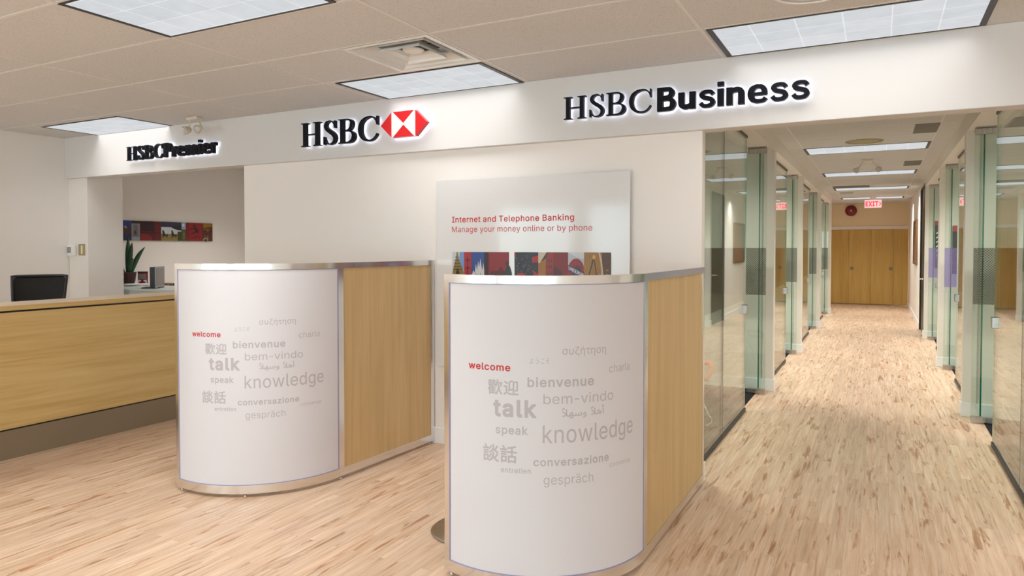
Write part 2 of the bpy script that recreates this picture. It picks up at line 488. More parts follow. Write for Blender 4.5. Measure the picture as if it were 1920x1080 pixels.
# ------------------------------------------------------------------ lettering: outlines as plain points, in thousandths of the type size
GLYPHS = [
(0,45,453,[[337,244,337,188,114,188,114,244]]),
(0,62,453,[[387,178,65,15,65,81,310,198,308,194,308,204,310,200,65,316,65,383,387,220]]),
(0,66,456,[[60,0,60,509,241,509,274,507,304,501,329,491,350,477,367,461,381,442,390,421,396,398,398,374,395,344,387,320,373,301,356,286,336,275,315,267,315,262,339,257,363,246,385,227,402,203,414,173,418,136,416,111,410,88,400,67,386,48,368,31,344,18,317,8,284,2,246,0],[125,57,245,57,281,60,309,67,330,80,344,96,353,115,355,137,352,161,342,184,327,203,306,218,279,228,248,231,125,231],[125,285,238,285,265,288,288,296,308,309,323,326,333,348,336,372,333,393,326,412,313,429,294,442,270,449,240,452,125,452]]),
(0,68,502,[[219,0,96,0,96,57,215,57,254,60,288,68,318,81,343,99,363,122,379,149,390,181,397,216,399,255,397,294,390,329,379,360,364,388,344,410,320,428,291,441,258,449,221,452,93,452,93,509,225,509,273,505,315,495,352,478,385,455,412,426,433,391,449,351,458,306,462,255,458,205,449,159,433,119,412,83,384,54,351,31,312,14,268,3],[125,509,125,0,60,0,60,509]]),
(0,69,419,[[60,0,60,509,372,509,372,452,125,452,125,286,355,286,355,229,125,229,125,57,375,57,375,0]]),
(0,71,520,[[269,-7,225,-3,185,7,149,25,118,49,91,79,69,116,53,157,44,203,40,254,44,305,53,352,69,393,91,429,117,459,149,484,184,501,223,512,265,516,304,513,340,504,374,489,403,469,429,445,449,416,465,384,474,349,408,349,399,372,387,393,373,411,356,427,337,439,315,448,291,454,265,456,236,453,209,445,183,432,160,414,141,392,125,364,113,332,106,295,103,254,106,213,113,177,125,145,141,117,161,95,184,76,210,63,238,56,269,53,296,55,322,61,345,71,365,85,382,102,396,123,407,147,413,174,415,202,434,199,283,199,283,256,478,256,478,200,475,160,466,124,451,91,430,62,406,38,377,19,344,5,308,-4]]),
(0,73,300,[[31,0,31,57,118,57,118,452,31,452,31,509,269,509,269,452,183,452,183,57,269,57,269,0]]),
(0,77,628,[[60,0,60,509,152,509,287,159,322,49,307,49,352,187,476,509,568,509,568,0,504,0,504,327,507,457,513,457,482,363,456,291,342,0,286,0,170,291,112,457,119,457,122,291,122,0]]),
(0,78,523,[[60,0,60,509,136,509,363,151,388,107,414,55,405,54,401,108,399,157,399,509,463,509,463,0,387,0,202,290,148,381,108,452,119,454,125,291,125,0]]),
(0,79,533,[[267,-7,225,-3,186,7,150,25,119,49,92,79,70,115,53,157,44,203,40,254,44,305,53,352,70,393,92,429,119,459,150,484,186,501,225,512,267,516,309,512,348,501,384,484,415,459,442,429,464,393,480,352,490,305,493,254,490,203,480,157,464,115,442,79,415,49,384,25,348,7,309,-3],[267,53,296,55,324,63,349,76,372,94,392,116,408,144,420,176,428,213,430,254,428,295,420,332,408,365,392,392,372,415,349,433,324,446,296,453,267,456,237,453,210,445,184,433,161,415,142,392,125,364,113,332,106,295,103,254,106,213,113,176,125,144,142,117,161,94,184,76,210,63,237,55]]),
(0,80,444,[[60,0,60,509,235,509,272,506,305,499,332,487,356,471,375,452,390,430,400,404,407,377,409,348,407,318,400,291,390,265,375,243,356,223,332,207,305,195,272,188,235,186,109,186,109,242,232,242,269,246,297,256,318,272,333,294,342,319,344,348,342,376,333,402,318,423,297,438,268,449,232,452,125,452,125,0]]),
(0,82,449,[[60,0,60,509,236,509,273,506,305,500,333,489,357,473,376,455,390,433,401,408,407,381,409,352,407,323,401,296,390,271,376,250,356,232,333,217,305,206,273,200,236,198,96,198,96,255,234,255,269,258,298,267,319,281,334,300,342,324,345,352,342,380,334,405,319,425,298,440,269,449,233,452,125,452,125,0],[353,0,230,229,303,229,428,0]]),
(0,84,449,[[32,452,32,509,417,509,417,452,257,452,257,0,193,0,193,452]]),
(0,85,517,[[259,-8,220,-6,186,2,154,15,126,33,103,55,85,80,71,108,63,140,60,173,60,509,124,509,124,178,126,155,132,133,141,113,153,95,169,80,187,68,208,59,232,53,259,52,285,53,309,59,331,68,349,80,364,95,377,113,389,144,393,178,393,509,457,509,457,173,454,140,446,108,433,80,414,55,391,33,363,15,332,2,297,-6]]),
(0,88,474,[[18,0,217,284,217,236,29,509,104,509,204,361,224,329,243,292,232,292,252,329,298,400,374,509,446,509,259,239,259,287,456,0,382,0,268,165,230,231,244,231,225,196,182,129,92,0]]),
(0,97,389,[[160,-8,126,-5,94,5,68,22,48,45,38,63,32,84,30,108,34,138,43,161,58,179,78,193,100,203,125,211,178,220,252,230,265,235,273,243,276,255,273,278,267,297,255,311,240,322,220,329,196,331,171,329,149,322,132,313,118,301,107,288,100,274,41,291,57,322,78,346,104,364,133,375,163,382,194,384,215,383,239,379,263,372,286,360,306,343,322,320,333,290,337,251,337,0,276,0,276,52,272,52,264,38,252,25,236,12,215,1,190,-6],[170,45,202,49,228,59,248,74,263,93,272,115,276,138,276,190,270,186,260,182,154,164,134,159,117,150,103,139,95,124,92,105,94,87,102,72,114,61,130,52,149,47]]),
(0,98,424,[[229,-8,198,-5,172,4,153,17,138,31,118,59,112,59,112,0,53,0,53,509,114,509,114,319,118,319,137,346,152,360,171,373,197,381,229,384,259,382,287,374,313,360,335,342,354,320,370,293,381,261,388,227,390,189,388,150,381,116,370,84,355,57,336,34,313,16,288,3,260,-6],[220,47,242,49,262,55,279,66,301,88,316,117,325,151,328,190,325,227,316,261,301,290,280,311,262,322,243,328,220,330,198,328,178,322,161,312,140,291,125,263,116,229,113,190,116,150,125,115,140,86,162,65,179,55,198,49]]),
(0,99,396,[[207,-8,174,-5,144,3,117,16,93,35,72,58,56,85,44,116,37,150,34,187,37,225,44,260,56,291,72,318,93,341,117,360,144,373,174,382,207,384,234,383,260,377,284,368,305,356,324,341,340,322,353,301,362,277,303,262,298,276,281,301,270,311,257,319,242,325,226,329,207,330,184,328,163,321,145,310,124,287,108,258,99,224,96,187,99,151,108,117,124,89,145,66,163,55,184,49,207,46,226,48,243,52,258,58,271,66,282,76,292,89,299,102,304,117,363,102,354,78,341,56,325,37,306,21,285,9,261,-1,235,-6]]),
(0,100,424,[[195,-8,165,-6,137,3,112,16,89,34,70,57,55,84,43,116,36,150,34,189,36,227,43,261,55,293,70,320,89,342,112,360,137,374,165,382,196,384,228,381,253,373,273,360,287,346,306,319,311,319,311,509,372,509,372,0,313,0,313,59,307,59,287,31,272,17,252,4,227,-5],[204,47,226,49,246,55,263,65,284,86,299,115,309,150,312,190,309,229,300,263,284,291,263,312,246,322,227,328,204,330,182,328,162,322,145,311,124,290,108,261,99,227,96,190,99,151,109,117,124,88,145,66,163,55,182,49]]),
(0,101,404,[[212,-8,177,-5,145,3,117,16,92,35,72,58,56,85,44,116,36,150,34,187,36,224,44,258,55,290,71,317,91,340,115,359,142,373,172,382,205,384,236,382,266,374,294,361,319,341,341,315,357,282,368,242,371,194,371,169,75,169,75,221,338,221,310,202,307,238,298,268,283,294,262,314,246,323,227,328,205,330,183,328,164,323,146,313,125,294,109,270,99,241,96,211,96,178,100,139,110,106,121,88,135,73,151,62,179,50,212,46,234,48,254,53,271,61,285,73,297,88,306,106,365,91,353,63,335,39,311,19,282,4,249,-5]]),
(0,103,425,[[207,-151,168,-148,134,-140,105,-127,82,-110,64,-91,50,-69,101,-41,122,-66,136,-78,154,-88,178,-95,207,-97,236,-95,261,-87,282,-75,298,-58,308,-34,311,-6,311,68,306,68,287,42,272,28,252,16,227,8,195,5,165,7,138,15,113,27,90,43,71,65,55,90,43,120,36,154,34,191,36,229,43,263,55,293,71,320,90,342,112,360,138,374,166,382,196,384,228,382,254,373,273,360,288,346,308,319,313,319,313,379,372,379,372,-9,370,-40,363,-67,350,-90,334,-109,314,-124,290,-136,251,-147],[205,59,227,61,246,66,264,75,285,95,300,121,309,154,312,193,309,231,300,264,285,291,264,312,247,322,227,328,205,330,182,328,163,322,145,312,124,290,109,262,99,229,96,193,99,155,109,123,124,96,145,76,163,66,183,61]]),
(0,104,410,[[114,227,114,0,53,0,53,509,114,509,114,288,102,288,116,319,132,344,152,362,175,375,200,382,227,384,264,380,295,369,313,356,328,340,341,321,350,298,355,271,357,240,357,0,296,0,296,235,293,263,286,286,273,304,256,318,235,326,210,329,184,326,161,317,141,303,126,283,117,257]]),
(0,105,167,[[53,0,53,379,114,379,114,0],[84,443,67,446,54,455,44,468,41,483,44,499,54,512,67,521,84,524,100,521,114,512,123,499,126,483,123,468,114,455,100,446]]),
(0,107,381,[[110,137,110,212,120,212,284,379,360,379,184,199,177,199],[53,0,53,509,114,509,114,0],[294,0,148,186,191,229,372,0]]),
(0,108,189,[[139,-2,112,0,91,8,74,20,62,37,55,59,53,84,53,509,114,509,114,99,115,77,120,62,130,55,146,52,170,54,181,3,162,-1]]),
(0,109,610,[[53,0,53,379,112,379,112,295,108,295,118,323,132,346,151,364,172,376,195,384,219,386,245,383,268,375,287,361,303,342,314,320,321,295,312,295,322,321,337,343,357,361,381,375,407,383,437,386,468,383,497,372,514,361,529,346,541,328,550,307,555,283,557,255,557,0,496,0,496,254,493,279,485,298,472,313,456,323,438,329,419,330,395,328,374,320,358,307,345,290,338,270,335,247,335,0,274,0,274,260,272,280,265,297,253,311,238,322,220,328,199,330,178,328,158,320,140,307,126,289,117,266,114,238,114,0]]),
(0,110,410,[[114,227,114,0,53,0,53,379,112,379,112,288,102,288,116,319,132,344,152,362,175,375,200,382,227,384,264,380,295,369,313,356,328,340,341,321,350,298,355,271,357,240,357,0,296,0,296,235,293,263,286,286,273,304,256,318,235,326,210,329,184,326,161,317,141,303,126,283,117,257]]),
(0,111,415,[[207,-8,174,-5,144,3,117,16,93,35,72,58,56,85,44,116,37,150,34,187,37,225,44,260,56,291,72,318,93,341,117,360,144,373,174,382,207,384,241,382,271,373,299,360,323,341,343,318,359,291,371,260,379,225,381,187,379,150,371,116,359,85,343,58,323,35,299,16,271,3,241,-5],[207,46,231,49,252,55,270,66,292,89,307,117,316,151,319,187,316,224,307,258,292,287,270,310,252,321,231,328,207,330,184,328,163,321,145,310,124,287,108,258,99,224,96,187,99,151,108,117,124,89,145,66,163,55,184,49]]),
(0,112,424,[[53,-143,53,379,112,379,112,319,118,319,137,346,152,360,171,373,197,381,229,384,259,382,287,374,313,360,335,342,354,320,370,293,381,261,388,227,390,189,388,150,381,116,370,84,355,57,336,34,313,16,288,3,260,-6,229,-8,198,-5,173,4,153,17,138,31,118,59,114,59,114,-143],[220,47,242,49,262,55,279,66,301,88,316,117,325,151,328,190,325,227,316,261,301,290,280,311,262,322,243,328,220,330,198,328,178,322,161,312,140,291,125,263,116,229,113,190,116,150,125,115,140,86,162,65,179,55,198,49]]),
(0,114,259,[[53,0,53,379,112,379,112,321,115,321,124,339,137,354,152,367,171,377,191,383,213,385,243,384,243,322,207,326,182,323,159,315,140,301,126,284,117,262,114,237,114,0]]),
(0,115,365,[[182,-8,145,-5,112,3,84,18,62,38,45,63,36,94,94,106,101,87,111,72,124,60,150,49,181,45,206,47,227,53,244,62,258,74,265,88,268,103,264,121,254,136,237,147,212,155,149,170,118,180,92,192,72,208,58,227,50,249,47,274,49,295,55,314,65,332,87,354,115,370,149,381,187,384,223,381,254,372,279,358,299,339,314,316,324,290,268,277,258,298,243,316,228,325,210,331,187,332,166,331,147,326,131,317,118,305,111,292,109,277,112,258,124,243,144,232,172,223,261,200,287,187,306,171,320,153,328,131,331,106,329,85,323,65,312,47,298,31,281,18,260,6,223,-5]]),
(0,116,227,[[204,379,204,327,6,327,6,379],[65,471,126,471,126,98,128,76,136,61,150,53,170,50,185,51,202,54,213,2,192,-3,168,-4,138,-1,113,7,92,21,77,41,68,64,65,93]]),
(0,117,410,[[182,-5,146,-1,115,11,97,23,82,39,69,59,60,82,54,109,53,139,53,379,114,379,114,144,116,117,124,94,137,75,154,61,175,53,200,50,226,53,249,62,268,77,283,97,293,122,296,153,296,379,357,379,357,0,298,0,298,92,307,92,294,60,277,35,257,17,234,5,209,-3]]),
(0,118,389,[[162,0,17,379,84,379,165,155,187,87,206,21,184,21,224,155,305,379,372,379,226,0]]),
(0,119,567,[[138,0,22,379,87,379,134,214,154,137,175,41,165,41,186,135,206,214,252,379,316,379,362,214,382,136,402,41,391,41,413,135,480,379,545,379,430,0,368,0,304,225,276,338,290,338,277,280,248,172,199,0]]),
(0,121,389,[[48,-139,62,-86,88,-90,104,-89,118,-84,130,-74,141,-58,151,-36,162,-1,17,379,84,379,165,155,187,87,206,21,184,21,202,87,224,155,305,379,372,379,204,-58,191,-85,176,-107,159,-124,139,-136,117,-143,92,-145,64,-143]]),
(0,122,380,[[42,0,42,46,254,320,254,323,48,323,48,379,332,379,332,331,126,60,126,56,339,56,339,0]]),
(0,228,389,[[160,-8,126,-5,94,5,68,22,48,45,38,63,32,84,30,108,34,138,43,161,58,179,78,193,100,203,125,211,178,220,252,230,265,235,273,243,276,255,273,278,267,297,255,311,240,322,220,329,196,331,171,329,149,322,132,313,118,301,107,288,100,274,41,291,57,322,78,346,104,364,133,375,163,382,194,384,215,383,239,379,263,372,286,360,306,343,322,320,333,290,337,251,337,0,276,0,276,52,272,52,264,38,252,25,236,12,215,1,190,-6],[170,45,202,49,228,59,248,74,263,93,272,115,276,138,276,190,270,186,260,182,154,164,134,159,117,150,103,139,95,124,92,105,94,87,102,72,114,61,130,52,149,47],[261,443,246,446,232,455,224,468,221,483,224,499,232,512,246,520,261,523,277,520,290,512,299,499,302,483,299,468,290,455,277,446],[117,443,102,446,89,455,80,468,77,483,80,499,89,512,102,520,117,523,133,520,146,512,155,499,158,483,155,468,146,455,133,446]]),
(0,942,410,[[114,227,114,0,53,0,53,379,112,379,112,288,102,288,116,319,132,344,152,362,175,375,200,382,227,384,264,380,295,369,313,356,328,340,341,321,350,298,355,271,357,240,357,-143,296,-143,296,235,293,263,286,286,273,304,256,318,235,326,210,329,184,326,161,317,141,303,126,283,117,257],[189,429,201,529,266,529,232,429]]),
(0,950,353,[[262,-98,262,-21,259,-13,254,-7,246,-3,223,0,197,0,165,2,136,7,110,16,88,29,69,44,54,63,43,84,36,108,34,134,37,167,48,197,64,227,86,258,191,392,223,429,251,458,275,480,274,459,188,454,49,454,49,509,317,509,317,462,137,231,119,206,106,184,98,162,96,138,99,111,109,89,126,73,148,62,175,55,254,51,278,44,297,33,310,17,319,-5,321,-31,321,-98]]),
(0,951,410,[[114,227,114,0,53,0,53,379,112,379,112,288,102,288,116,319,132,344,152,362,175,375,200,382,227,384,264,380,295,369,313,356,328,340,341,321,350,298,355,271,357,240,357,-143,296,-143,296,235,293,263,286,286,273,304,256,318,235,326,210,329,184,326,161,317,141,303,126,283,117,257]]),
(0,963,434,[[207,-8,174,-5,144,3,117,16,92,35,72,58,56,85,44,116,37,150,34,187,37,224,44,258,56,288,72,315,93,337,117,355,144,369,174,377,207,379,419,379,419,327,256,327,184,323,163,316,145,306,124,285,108,257,99,224,96,187,99,151,108,117,124,88,145,66,163,55,184,49,207,46,231,49,252,55,270,66,292,89,307,117,316,151,319,187,316,224,307,257,292,285,270,306,252,316,231,323,207,325,207,342,244,339,278,332,307,319,333,302,353,279,368,251,378,217,381,179,379,144,371,112,359,83,343,56,323,34,299,16,271,3,241,-6]]),
(0,964,325,[[236,-4,205,-1,180,7,159,21,144,41,135,64,132,93,132,325,6,325,6,379,318,379,318,325,193,325,193,98,196,76,204,61,217,53,238,50,253,51,269,54,280,2,260,-3]]),
(0,965,410,[[205,-7,174,-5,147,1,122,11,102,24,84,41,70,61,61,85,55,112,53,142,53,379,114,379,114,145,116,116,124,92,137,73,154,60,177,52,205,49,233,52,255,60,273,73,286,92,293,116,296,145,296,379,357,379,357,142,355,112,349,85,339,61,326,41,308,24,288,11,263,1,236,-5]]),
(1,27489,350,[[46,208,79,208,79,178,46,178],[28,224,28,162,97,162,97,224],[134,208,167,208,167,178,134,178],[116,224,116,162,185,162,185,224],[111,75,111,52,65,52,65,75],[249,193,247,128,240,82,221,35,188,-10,188,10,134,10,134,34,184,34,184,52,134,52,134,75,181,75,181,93,134,93,134,114,188,114,188,133,136,133,130,146,121,159,103,152,113,133,70,133,80,154,60,160,47,132,30,107,11,85,24,68,44,91,44,-28,65,-28,65,-10,187,-10,202,-30,231,5,250,42,262,80,277,39,296,3,322,-28,329,-17,337,-8,305,31,284,78,270,139,271,193],[111,93,65,93,65,114,111,114],[111,34,111,10,65,10,65,34],[133,294,133,270,82,270,82,294,59,294,59,270,17,270,17,250,59,250,59,232,82,232,82,250,133,250,133,232,156,232,156,250,199,250,199,270,156,270,156,294],[228,294,218,244,204,198,185,160,205,146,221,177,234,214,311,214,295,150,314,143,326,185,337,234,321,240,318,238,240,238,250,291]]),
(1,36814,350,[[24,257,58,234,85,210,103,228,75,251,40,273],[88,172,17,172,17,147,62,147,62,35,39,19,14,-5,31,-28,48,-6,64,10,78,16,93,9,112,-4,138,-16,170,-22,208,-24,329,-20,336,7,274,3,209,1,173,2,143,7,117,18,88,37],[217,268,217,17,242,17,242,245,298,245,298,88,297,83,293,82,259,82,267,59,294,60,311,63,318,69,322,76,322,268],[120,55,140,64,211,89,209,112,149,94,149,246,184,260,215,276,196,295,164,276,125,260,125,103,122,90,115,80,108,75,115,65]]),
(1,35527,350,[[172,271,159,238,142,210,162,201,180,232,193,266],[170,119,157,83,139,52,160,41,179,75,192,114],[296,272,280,241,260,210,279,202,300,230,320,263],[299,121,281,87,260,55,279,46,301,76,324,112],[28,188,28,167,123,167,123,188],[28,142,28,122,124,122,124,142],[14,235,14,213,136,213,136,235],[50,285,65,261,76,238,96,250,69,296],[218,293,216,239,206,200,183,173,143,156,150,146,156,134,190,149,213,167,229,192,277,159,315,129,330,150,288,182,236,215,241,250,243,293],[217,148,213,91,201,47,174,16,127,-5,142,-28,175,-14,199,3,217,24,229,49,245,22,266,0,292,-16,324,-28,330,-15,339,-4,302,8,273,28,251,55,237,88,241,148],[28,96,28,-24,49,-24,49,-7,126,-7,126,96],[49,74,104,74,104,15,49,15]]),
(1,35441,350,[[29,188,29,167,131,167,131,188],[29,142,29,122,131,122,131,142],[14,235,14,213,143,213,143,235],[54,285,69,261,80,238,101,250,74,296],[166,103,166,-28,190,-28,190,-14,292,-14,292,-27,317,-27,317,103,254,103,254,161,335,161,335,186,254,186,254,254,288,262,318,271,301,292,235,274,155,261,162,240,229,249,229,186,153,186,153,161,229,161,229,103],[190,10,190,78,292,78,292,10],[29,96,29,-24,52,-24,52,-7,134,-7,134,96],[52,74,110,74,110,15,52,15]]),
(1,12424,350,[[163,69,164,46,159,26,147,14,125,10,97,14,78,24,72,40,79,57,98,68,129,72],[189,275,156,275,159,240,159,176,162,94,132,97,93,92,66,80,49,61,44,39,50,14,68,-3,95,-13,128,-16,158,-12,178,0,189,17,192,37,192,61,226,45,257,25,283,2,299,29,270,52,233,73,190,89,187,179,292,184,291,211,237,206,187,204,187,240]]),
(1,12358,350,[[252,117,241,75,212,44,166,22,107,10,123,-17,186,-1,236,26,270,65,282,116,275,149,257,173,230,188,195,193,155,190,90,176,58,171,67,139,97,150,122,157,154,164,192,167,217,163,236,153,248,137],[105,274,100,248,175,238,250,231,254,258,181,263]]),
(1,12371,350,[[82,246,82,217,126,214,175,213,269,217,269,246,175,241,125,242],[96,105,68,108,63,84,61,59,68,30,90,8,125,-4,173,-9,242,-5,292,4,292,34,240,23,172,20,136,23,110,32,94,47,89,65,91,84]]),
(1,12381,350,[[92,262,93,233,212,240,160,195,96,146,36,139,38,112,103,122,164,128,146,112,130,90,124,62,132,27,158,2,199,-12,256,-15,262,13,239,12,211,14,188,19,169,28,156,43,151,66,157,90,172,110,193,125,218,133,258,135,307,134,307,160,225,157,140,150,245,236,264,249,246,269,227,266,171,262,119,260]]),
(2,65276,355,[[355,-3,323,-2,297,3,276,10,261,21,250,35,243,53,239,74,237,99,225,423,274,423,286,118,288,92,291,73,299,60,312,52,332,47,361,46,372,44,379,39,383,31,385,22,383,13,376,5,367,-1],[84,-3,52,0,29,4,36,50,75,47,113,49,146,56,176,69,192,82,207,99,218,120,227,146,232,175,234,210,262,139,253,104,241,76,225,53,208,35,188,21,168,11,146,4,125,0],[213,78,186,121,145,175,90,235,24,299,56,332,125,263,179,202,219,151,247,109]]),
(2,65260,300,[[182,-129,158,-127,135,-121,114,-111,96,-98,80,-81,66,-60,56,-35,51,-6,49,27,51,73,60,116,73,153,90,185,109,211,131,231,153,243,176,247,194,244,210,235,224,222,235,204,241,182,244,156,242,131,236,106,225,82,207,61,182,43,147,30,186,63,224,54,264,48,306,46,317,44,324,39,329,31,330,22,328,13,322,5,312,-1,300,-3,266,-1,229,3,194,10,246,11,259,-5,266,-23,270,-42,269,-61,265,-79,256,-95,243,-109,226,-119,206,-126],[0,-3,6,46,54,46,57,2,29,-2],[183,-80,194,-79,204,-76,214,-71,221,-63,226,-52,228,-38,226,-24,221,-12,211,-1,195,8,173,14,143,16,110,13,91,9,91,49,113,53,132,58,150,66,165,76,178,89,187,106,193,126,195,151,193,171,186,190,179,196,171,198,161,195,150,186,137,172,125,153,114,130,105,102,99,72,97,38,99,3,105,-24,115,-45,127,-60,141,-70,156,-76,170,-79]]),
(2,65203,465,[[0,-3,6,46,37,48,48,53,57,62,64,76,72,97,88,163,133,151,127,128,122,102,120,77,123,64,131,54,147,48,188,46,201,49,211,54,220,63,227,77,233,99,245,167,290,159,282,102,280,77,281,69,284,61,289,55,299,50,314,47,334,46,350,47,364,50,375,56,383,65,388,79,390,97,387,122,380,153,356,221,404,239,419,196,430,148,434,125,435,106,433,80,428,58,419,39,408,24,393,12,376,4,356,-1,333,-3,308,-1,288,4,272,12,260,23,252,39,248,58,268,58,256,35,244,19,230,8,213,2,192,-2,165,-3,149,-2,133,2,117,9,104,20,94,38,89,62,107,66,96,39,82,21,66,9,47,2,26,-2]]),
(2,65261,265,[[34,-136,24,-88,58,-82,89,-74,117,-64,141,-50,160,-31,174,-8,183,22,186,58,183,93,178,109,172,123,164,134,155,143,145,149,133,151,120,149,108,141,98,129,91,114,86,98,85,82,86,71,90,61,97,53,107,47,120,43,138,42,172,46,202,55,204,14,189,5,171,-1,152,-4,132,-5,111,-4,92,0,76,6,62,14,52,24,44,37,39,53,38,70,40,93,45,116,54,138,65,158,80,175,97,188,116,197,138,200,160,197,179,188,195,173,209,155,219,133,226,108,231,81,232,54,230,19,223,-13,210,-41,193,-66,171,-87,144,-105,112,-119,76,-129]]),
(2,65259,340,[[228,-5,204,-3,178,2,153,10,130,21,107,35,87,52,71,71,58,92,50,116,47,141,50,167,58,190,71,211,89,227,111,237,137,241,162,237,183,226,199,210,212,189,220,165,222,141,220,119,214,99,203,80,180,55,151,34,117,18,79,6,40,-1,0,-3,6,46,36,47,63,50,87,55,107,62,131,74,150,88,163,103,172,119,177,134,178,148,177,160,173,172,167,183,159,191,149,197,137,199,125,197,114,191,104,183,97,172,93,160,91,147,94,124,104,103,119,85,137,70,158,58,181,49,204,44,226,42,243,44,256,49,263,58,265,72,264,83,254,105,243,121,227,140,174,191,85,259,113,296,165,257,207,223,240,193,265,168,284,146,297,127,306,110,311,96,314,70,311,52,305,34,294,18,278,6,256,-2]]),
(2,65155,139,[[53,0,43,382,91,382,101,0],[14,417,6,449,53,461,50,448,35,456,20,468,10,485,6,503,9,520,15,533,25,544,38,551,52,556,68,557,82,556,95,552,91,523,68,526,55,525,46,521,40,514,38,505,41,493,46,484,55,476,74,466,82,465,58,462,113,480,122,449,89,438]]),
(2,1611,0,[[24,419,24,452,156,491,156,458],[24,357,24,390,156,429,156,395]])]

FONT = {'i': 0, 'c': 1, 'a': 2, 'm': 3}     # grotesque, east asian, arabic, serif
GLYPH = {(f, code): (adv, outs) for f, code, adv, outs in GLYPHS}

def _area(p): return sum(p[i - 1][0] * p[i][1] - p[i][0] * p[i - 1][1] for i in range(len(p))) / 2
def _inside(pt, poly):
    c = False; x, y = pt
    for i in range(len(poly)):
        (x1, y1), (x2, y2) = poly[i - 1], poly[i]
        if (y1 > y) != (y2 > y) and x < (x2 - x1) * (y - y1) / (y2 - y1) + x1: c = not c
    return c
def _band(poly, d):
    """thin strips along an outline that make the letter bolder by d on each side"""
    n = len(poly); out = []
    P = [Vector(p) for p in poly]
    def turn(i):
        u, v = P[i] - P[i - 1], P[(i + 1) % n] - P[i]
        if u.length < 1e-7 or v.length < 1e-7: return 0.0
        return abs(u.angle(v, 0.0))
    for i in range(n):
        a, b = P[i], P[(i + 1) % n]; t = b - a
        if t.length < 1e-7: continue
        t.normalize(); q = Vector((-t.y, t.x)) * d
        ea, eb = (t * d * min(1.15, math.tan(min(1.5, w / 2))) for w in (turn(i), turn((i + 1) % n)))
        out.append(([tuple(a - ea - q), tuple(b + eb - q), tuple(b + eb + q), tuple(a - ea + q)], []))
    return out

def glyph(key, bold=0.0):
    """-> advance, list of (outer, [holes])"""
    adv, sp = GLYPH[(FONT[key[0]], ord(key[1:]))]
    ps = [[(q[i] / 1000.0, q[i + 1] / 1000.0) for i in range(0, len(q), 2)] for q in sp]
    if not ps: return adv / 1000.0, []
    big = max(ps, key=lambda p: abs(_area(p))); w = 1 if _area(big) > 0 else -1
    outs, holes = [], []
    for p in ps: (outs if _area(p) * w > 0 else holes).append(p)
    res = [(p, []) for p in outs]
    for h in holes:
        best = None
        for i, p in enumerate(outs):
            if _inside(h[0], p) and (best is None or abs(_area(p)) < abs(_area(outs[best]))): best = i
        if best is not None: res[best][1].append(h)
    if bold > 0:
        res = [(o, hs) for o, hs in res] + [q for o in outs + holes for q in _band(o, bold)]
    return adv / 1000.0 + 2 * bold, res

def layout(text, font, bold=0.0, track=0.0):
    x = 0.0; out = []
    for ch in text:
        if ch == ' ': x += 0.2; continue
        if ch == '\u064b':
            a, g = glyph(font + ch, bold)
            out.append((ch, [([(px + x - 0.37, py + 0.03) for px, py in o], []) for o, _ in g])); continue
        a, g = glyph(font + ch, bold)
        if ch == '-': x -= 0.055
        out.append((ch, [([(px + x, py) for px, py in o], [[(px + x, py) for px, py in h] for h in hs]) for o, hs in g]))
        x += a + track - (0.055 if ch == '-' else 0)
    return out

def bounds(lay):
    P = [p for _, g in lay for o, _ in g for p in o]
    return min(p[0] for p in P), max(p[0] for p in P), min(p[1] for p in P), max(p[1] for p in P)

_SEEN = {}
def union2d(groups):
    """one clean triangulation of overlapping outlines -> points, triangles, boundary edges"""
    x0 = groups[0][0][0][0] if groups else 0.0
    key = (len(groups),) + tuple((round(x - x0, 4), round(y, 4)) for o, _ in groups[:40] for x, y in o)
    if key in _SEEN:
        P, T, E = _SEEN[key]; return [(x + x0, y) for x, y in P], T, E
    V = []; ED = []; G = []
    for o, hs in groups:
        G.append((min(p[0] for p in o), max(p[0] for p in o), min(p[1] for p in o), max(p[1] for p in o), o, hs))
        for l in [o] + hs:
            k = len(V); n = len(l); V += [Vector((x - x0, y)) for x, y in l]; ED += [(k + i, k + (i + 1) % n) for i in range(n)]
    if len(V) < 3: return [], [], []
    r = delaunay_2d_cdt(V, ED, [], 0, 1e-5)
    P = [tuple(v) for v in r[0]]; T = []
    for f in r[2]:
        cx = sum(P[i][0] for i in f) / len(f) + x0; cy = sum(P[i][1] for i in f) / len(f)
        for a, b, c, d, o, hs in G:
            if a <= cx <= b and c <= cy <= d and _inside((cx, cy), o) and not any(_inside((cx, cy), h) for h in hs):
                T.append(tuple(f)); break
    cnt = {}
    for f in T:
        for i in range(len(f)):
            e = (f[i], f[(i + 1) % len(f)]); cnt.setdefault((min(e), max(e)), []).append(e)
    E = [v[0] for v in cnt.values() if len(v) == 1]
    _SEEN[key] = (P, T, E)
    return [(x + x0, y) for x, y in P], T, E

def letters_mesh(mb, groups, f, depth=0.0, mi=0, mi_back=None):
    """fill outlines; f(x,y,d) maps to world, d in [0,depth]"""
    P, T, E = union2d(groups)
    if not T: return mb
    mb.add([f(x, y, 0) for x, y in P], T, mi)
    if depth > 0:
        mb.add([f(x, y, depth) for x, y in P], [t[::-1] for t in T], mi if mi_back is None else mi_back)
        for a, b in E:
            mb.add([f(*P[a], 0), f(*P[b], 0), f(*P[b], depth), f(*P[a], depth)], [(0, 1, 2, 3)], mi)
    return mb
# ================================================================== THE SETTING
XL, XR = -7.94, 4.6          # main room side walls
YB, YH, YW = -4.2, 4.56, 4.615   # back wall, header face, feature wall face
CL, CR = -1.0, 0.692         # corridor faces
GL, GR = -1.115, 0.805       # glass lines
YE = 21.33                   # corridor end wall
WL = [(7.98, 8.11), (11.09, 11.22), (14.69, 14.82), (18.03, 18.16)]   # left office dividers
WR = [(7.59, 7.72), (10.63, 10.76), (13.86, 13.99)]                   # right office dividers
OL, OR = -4.2, 3.9           # office back walls

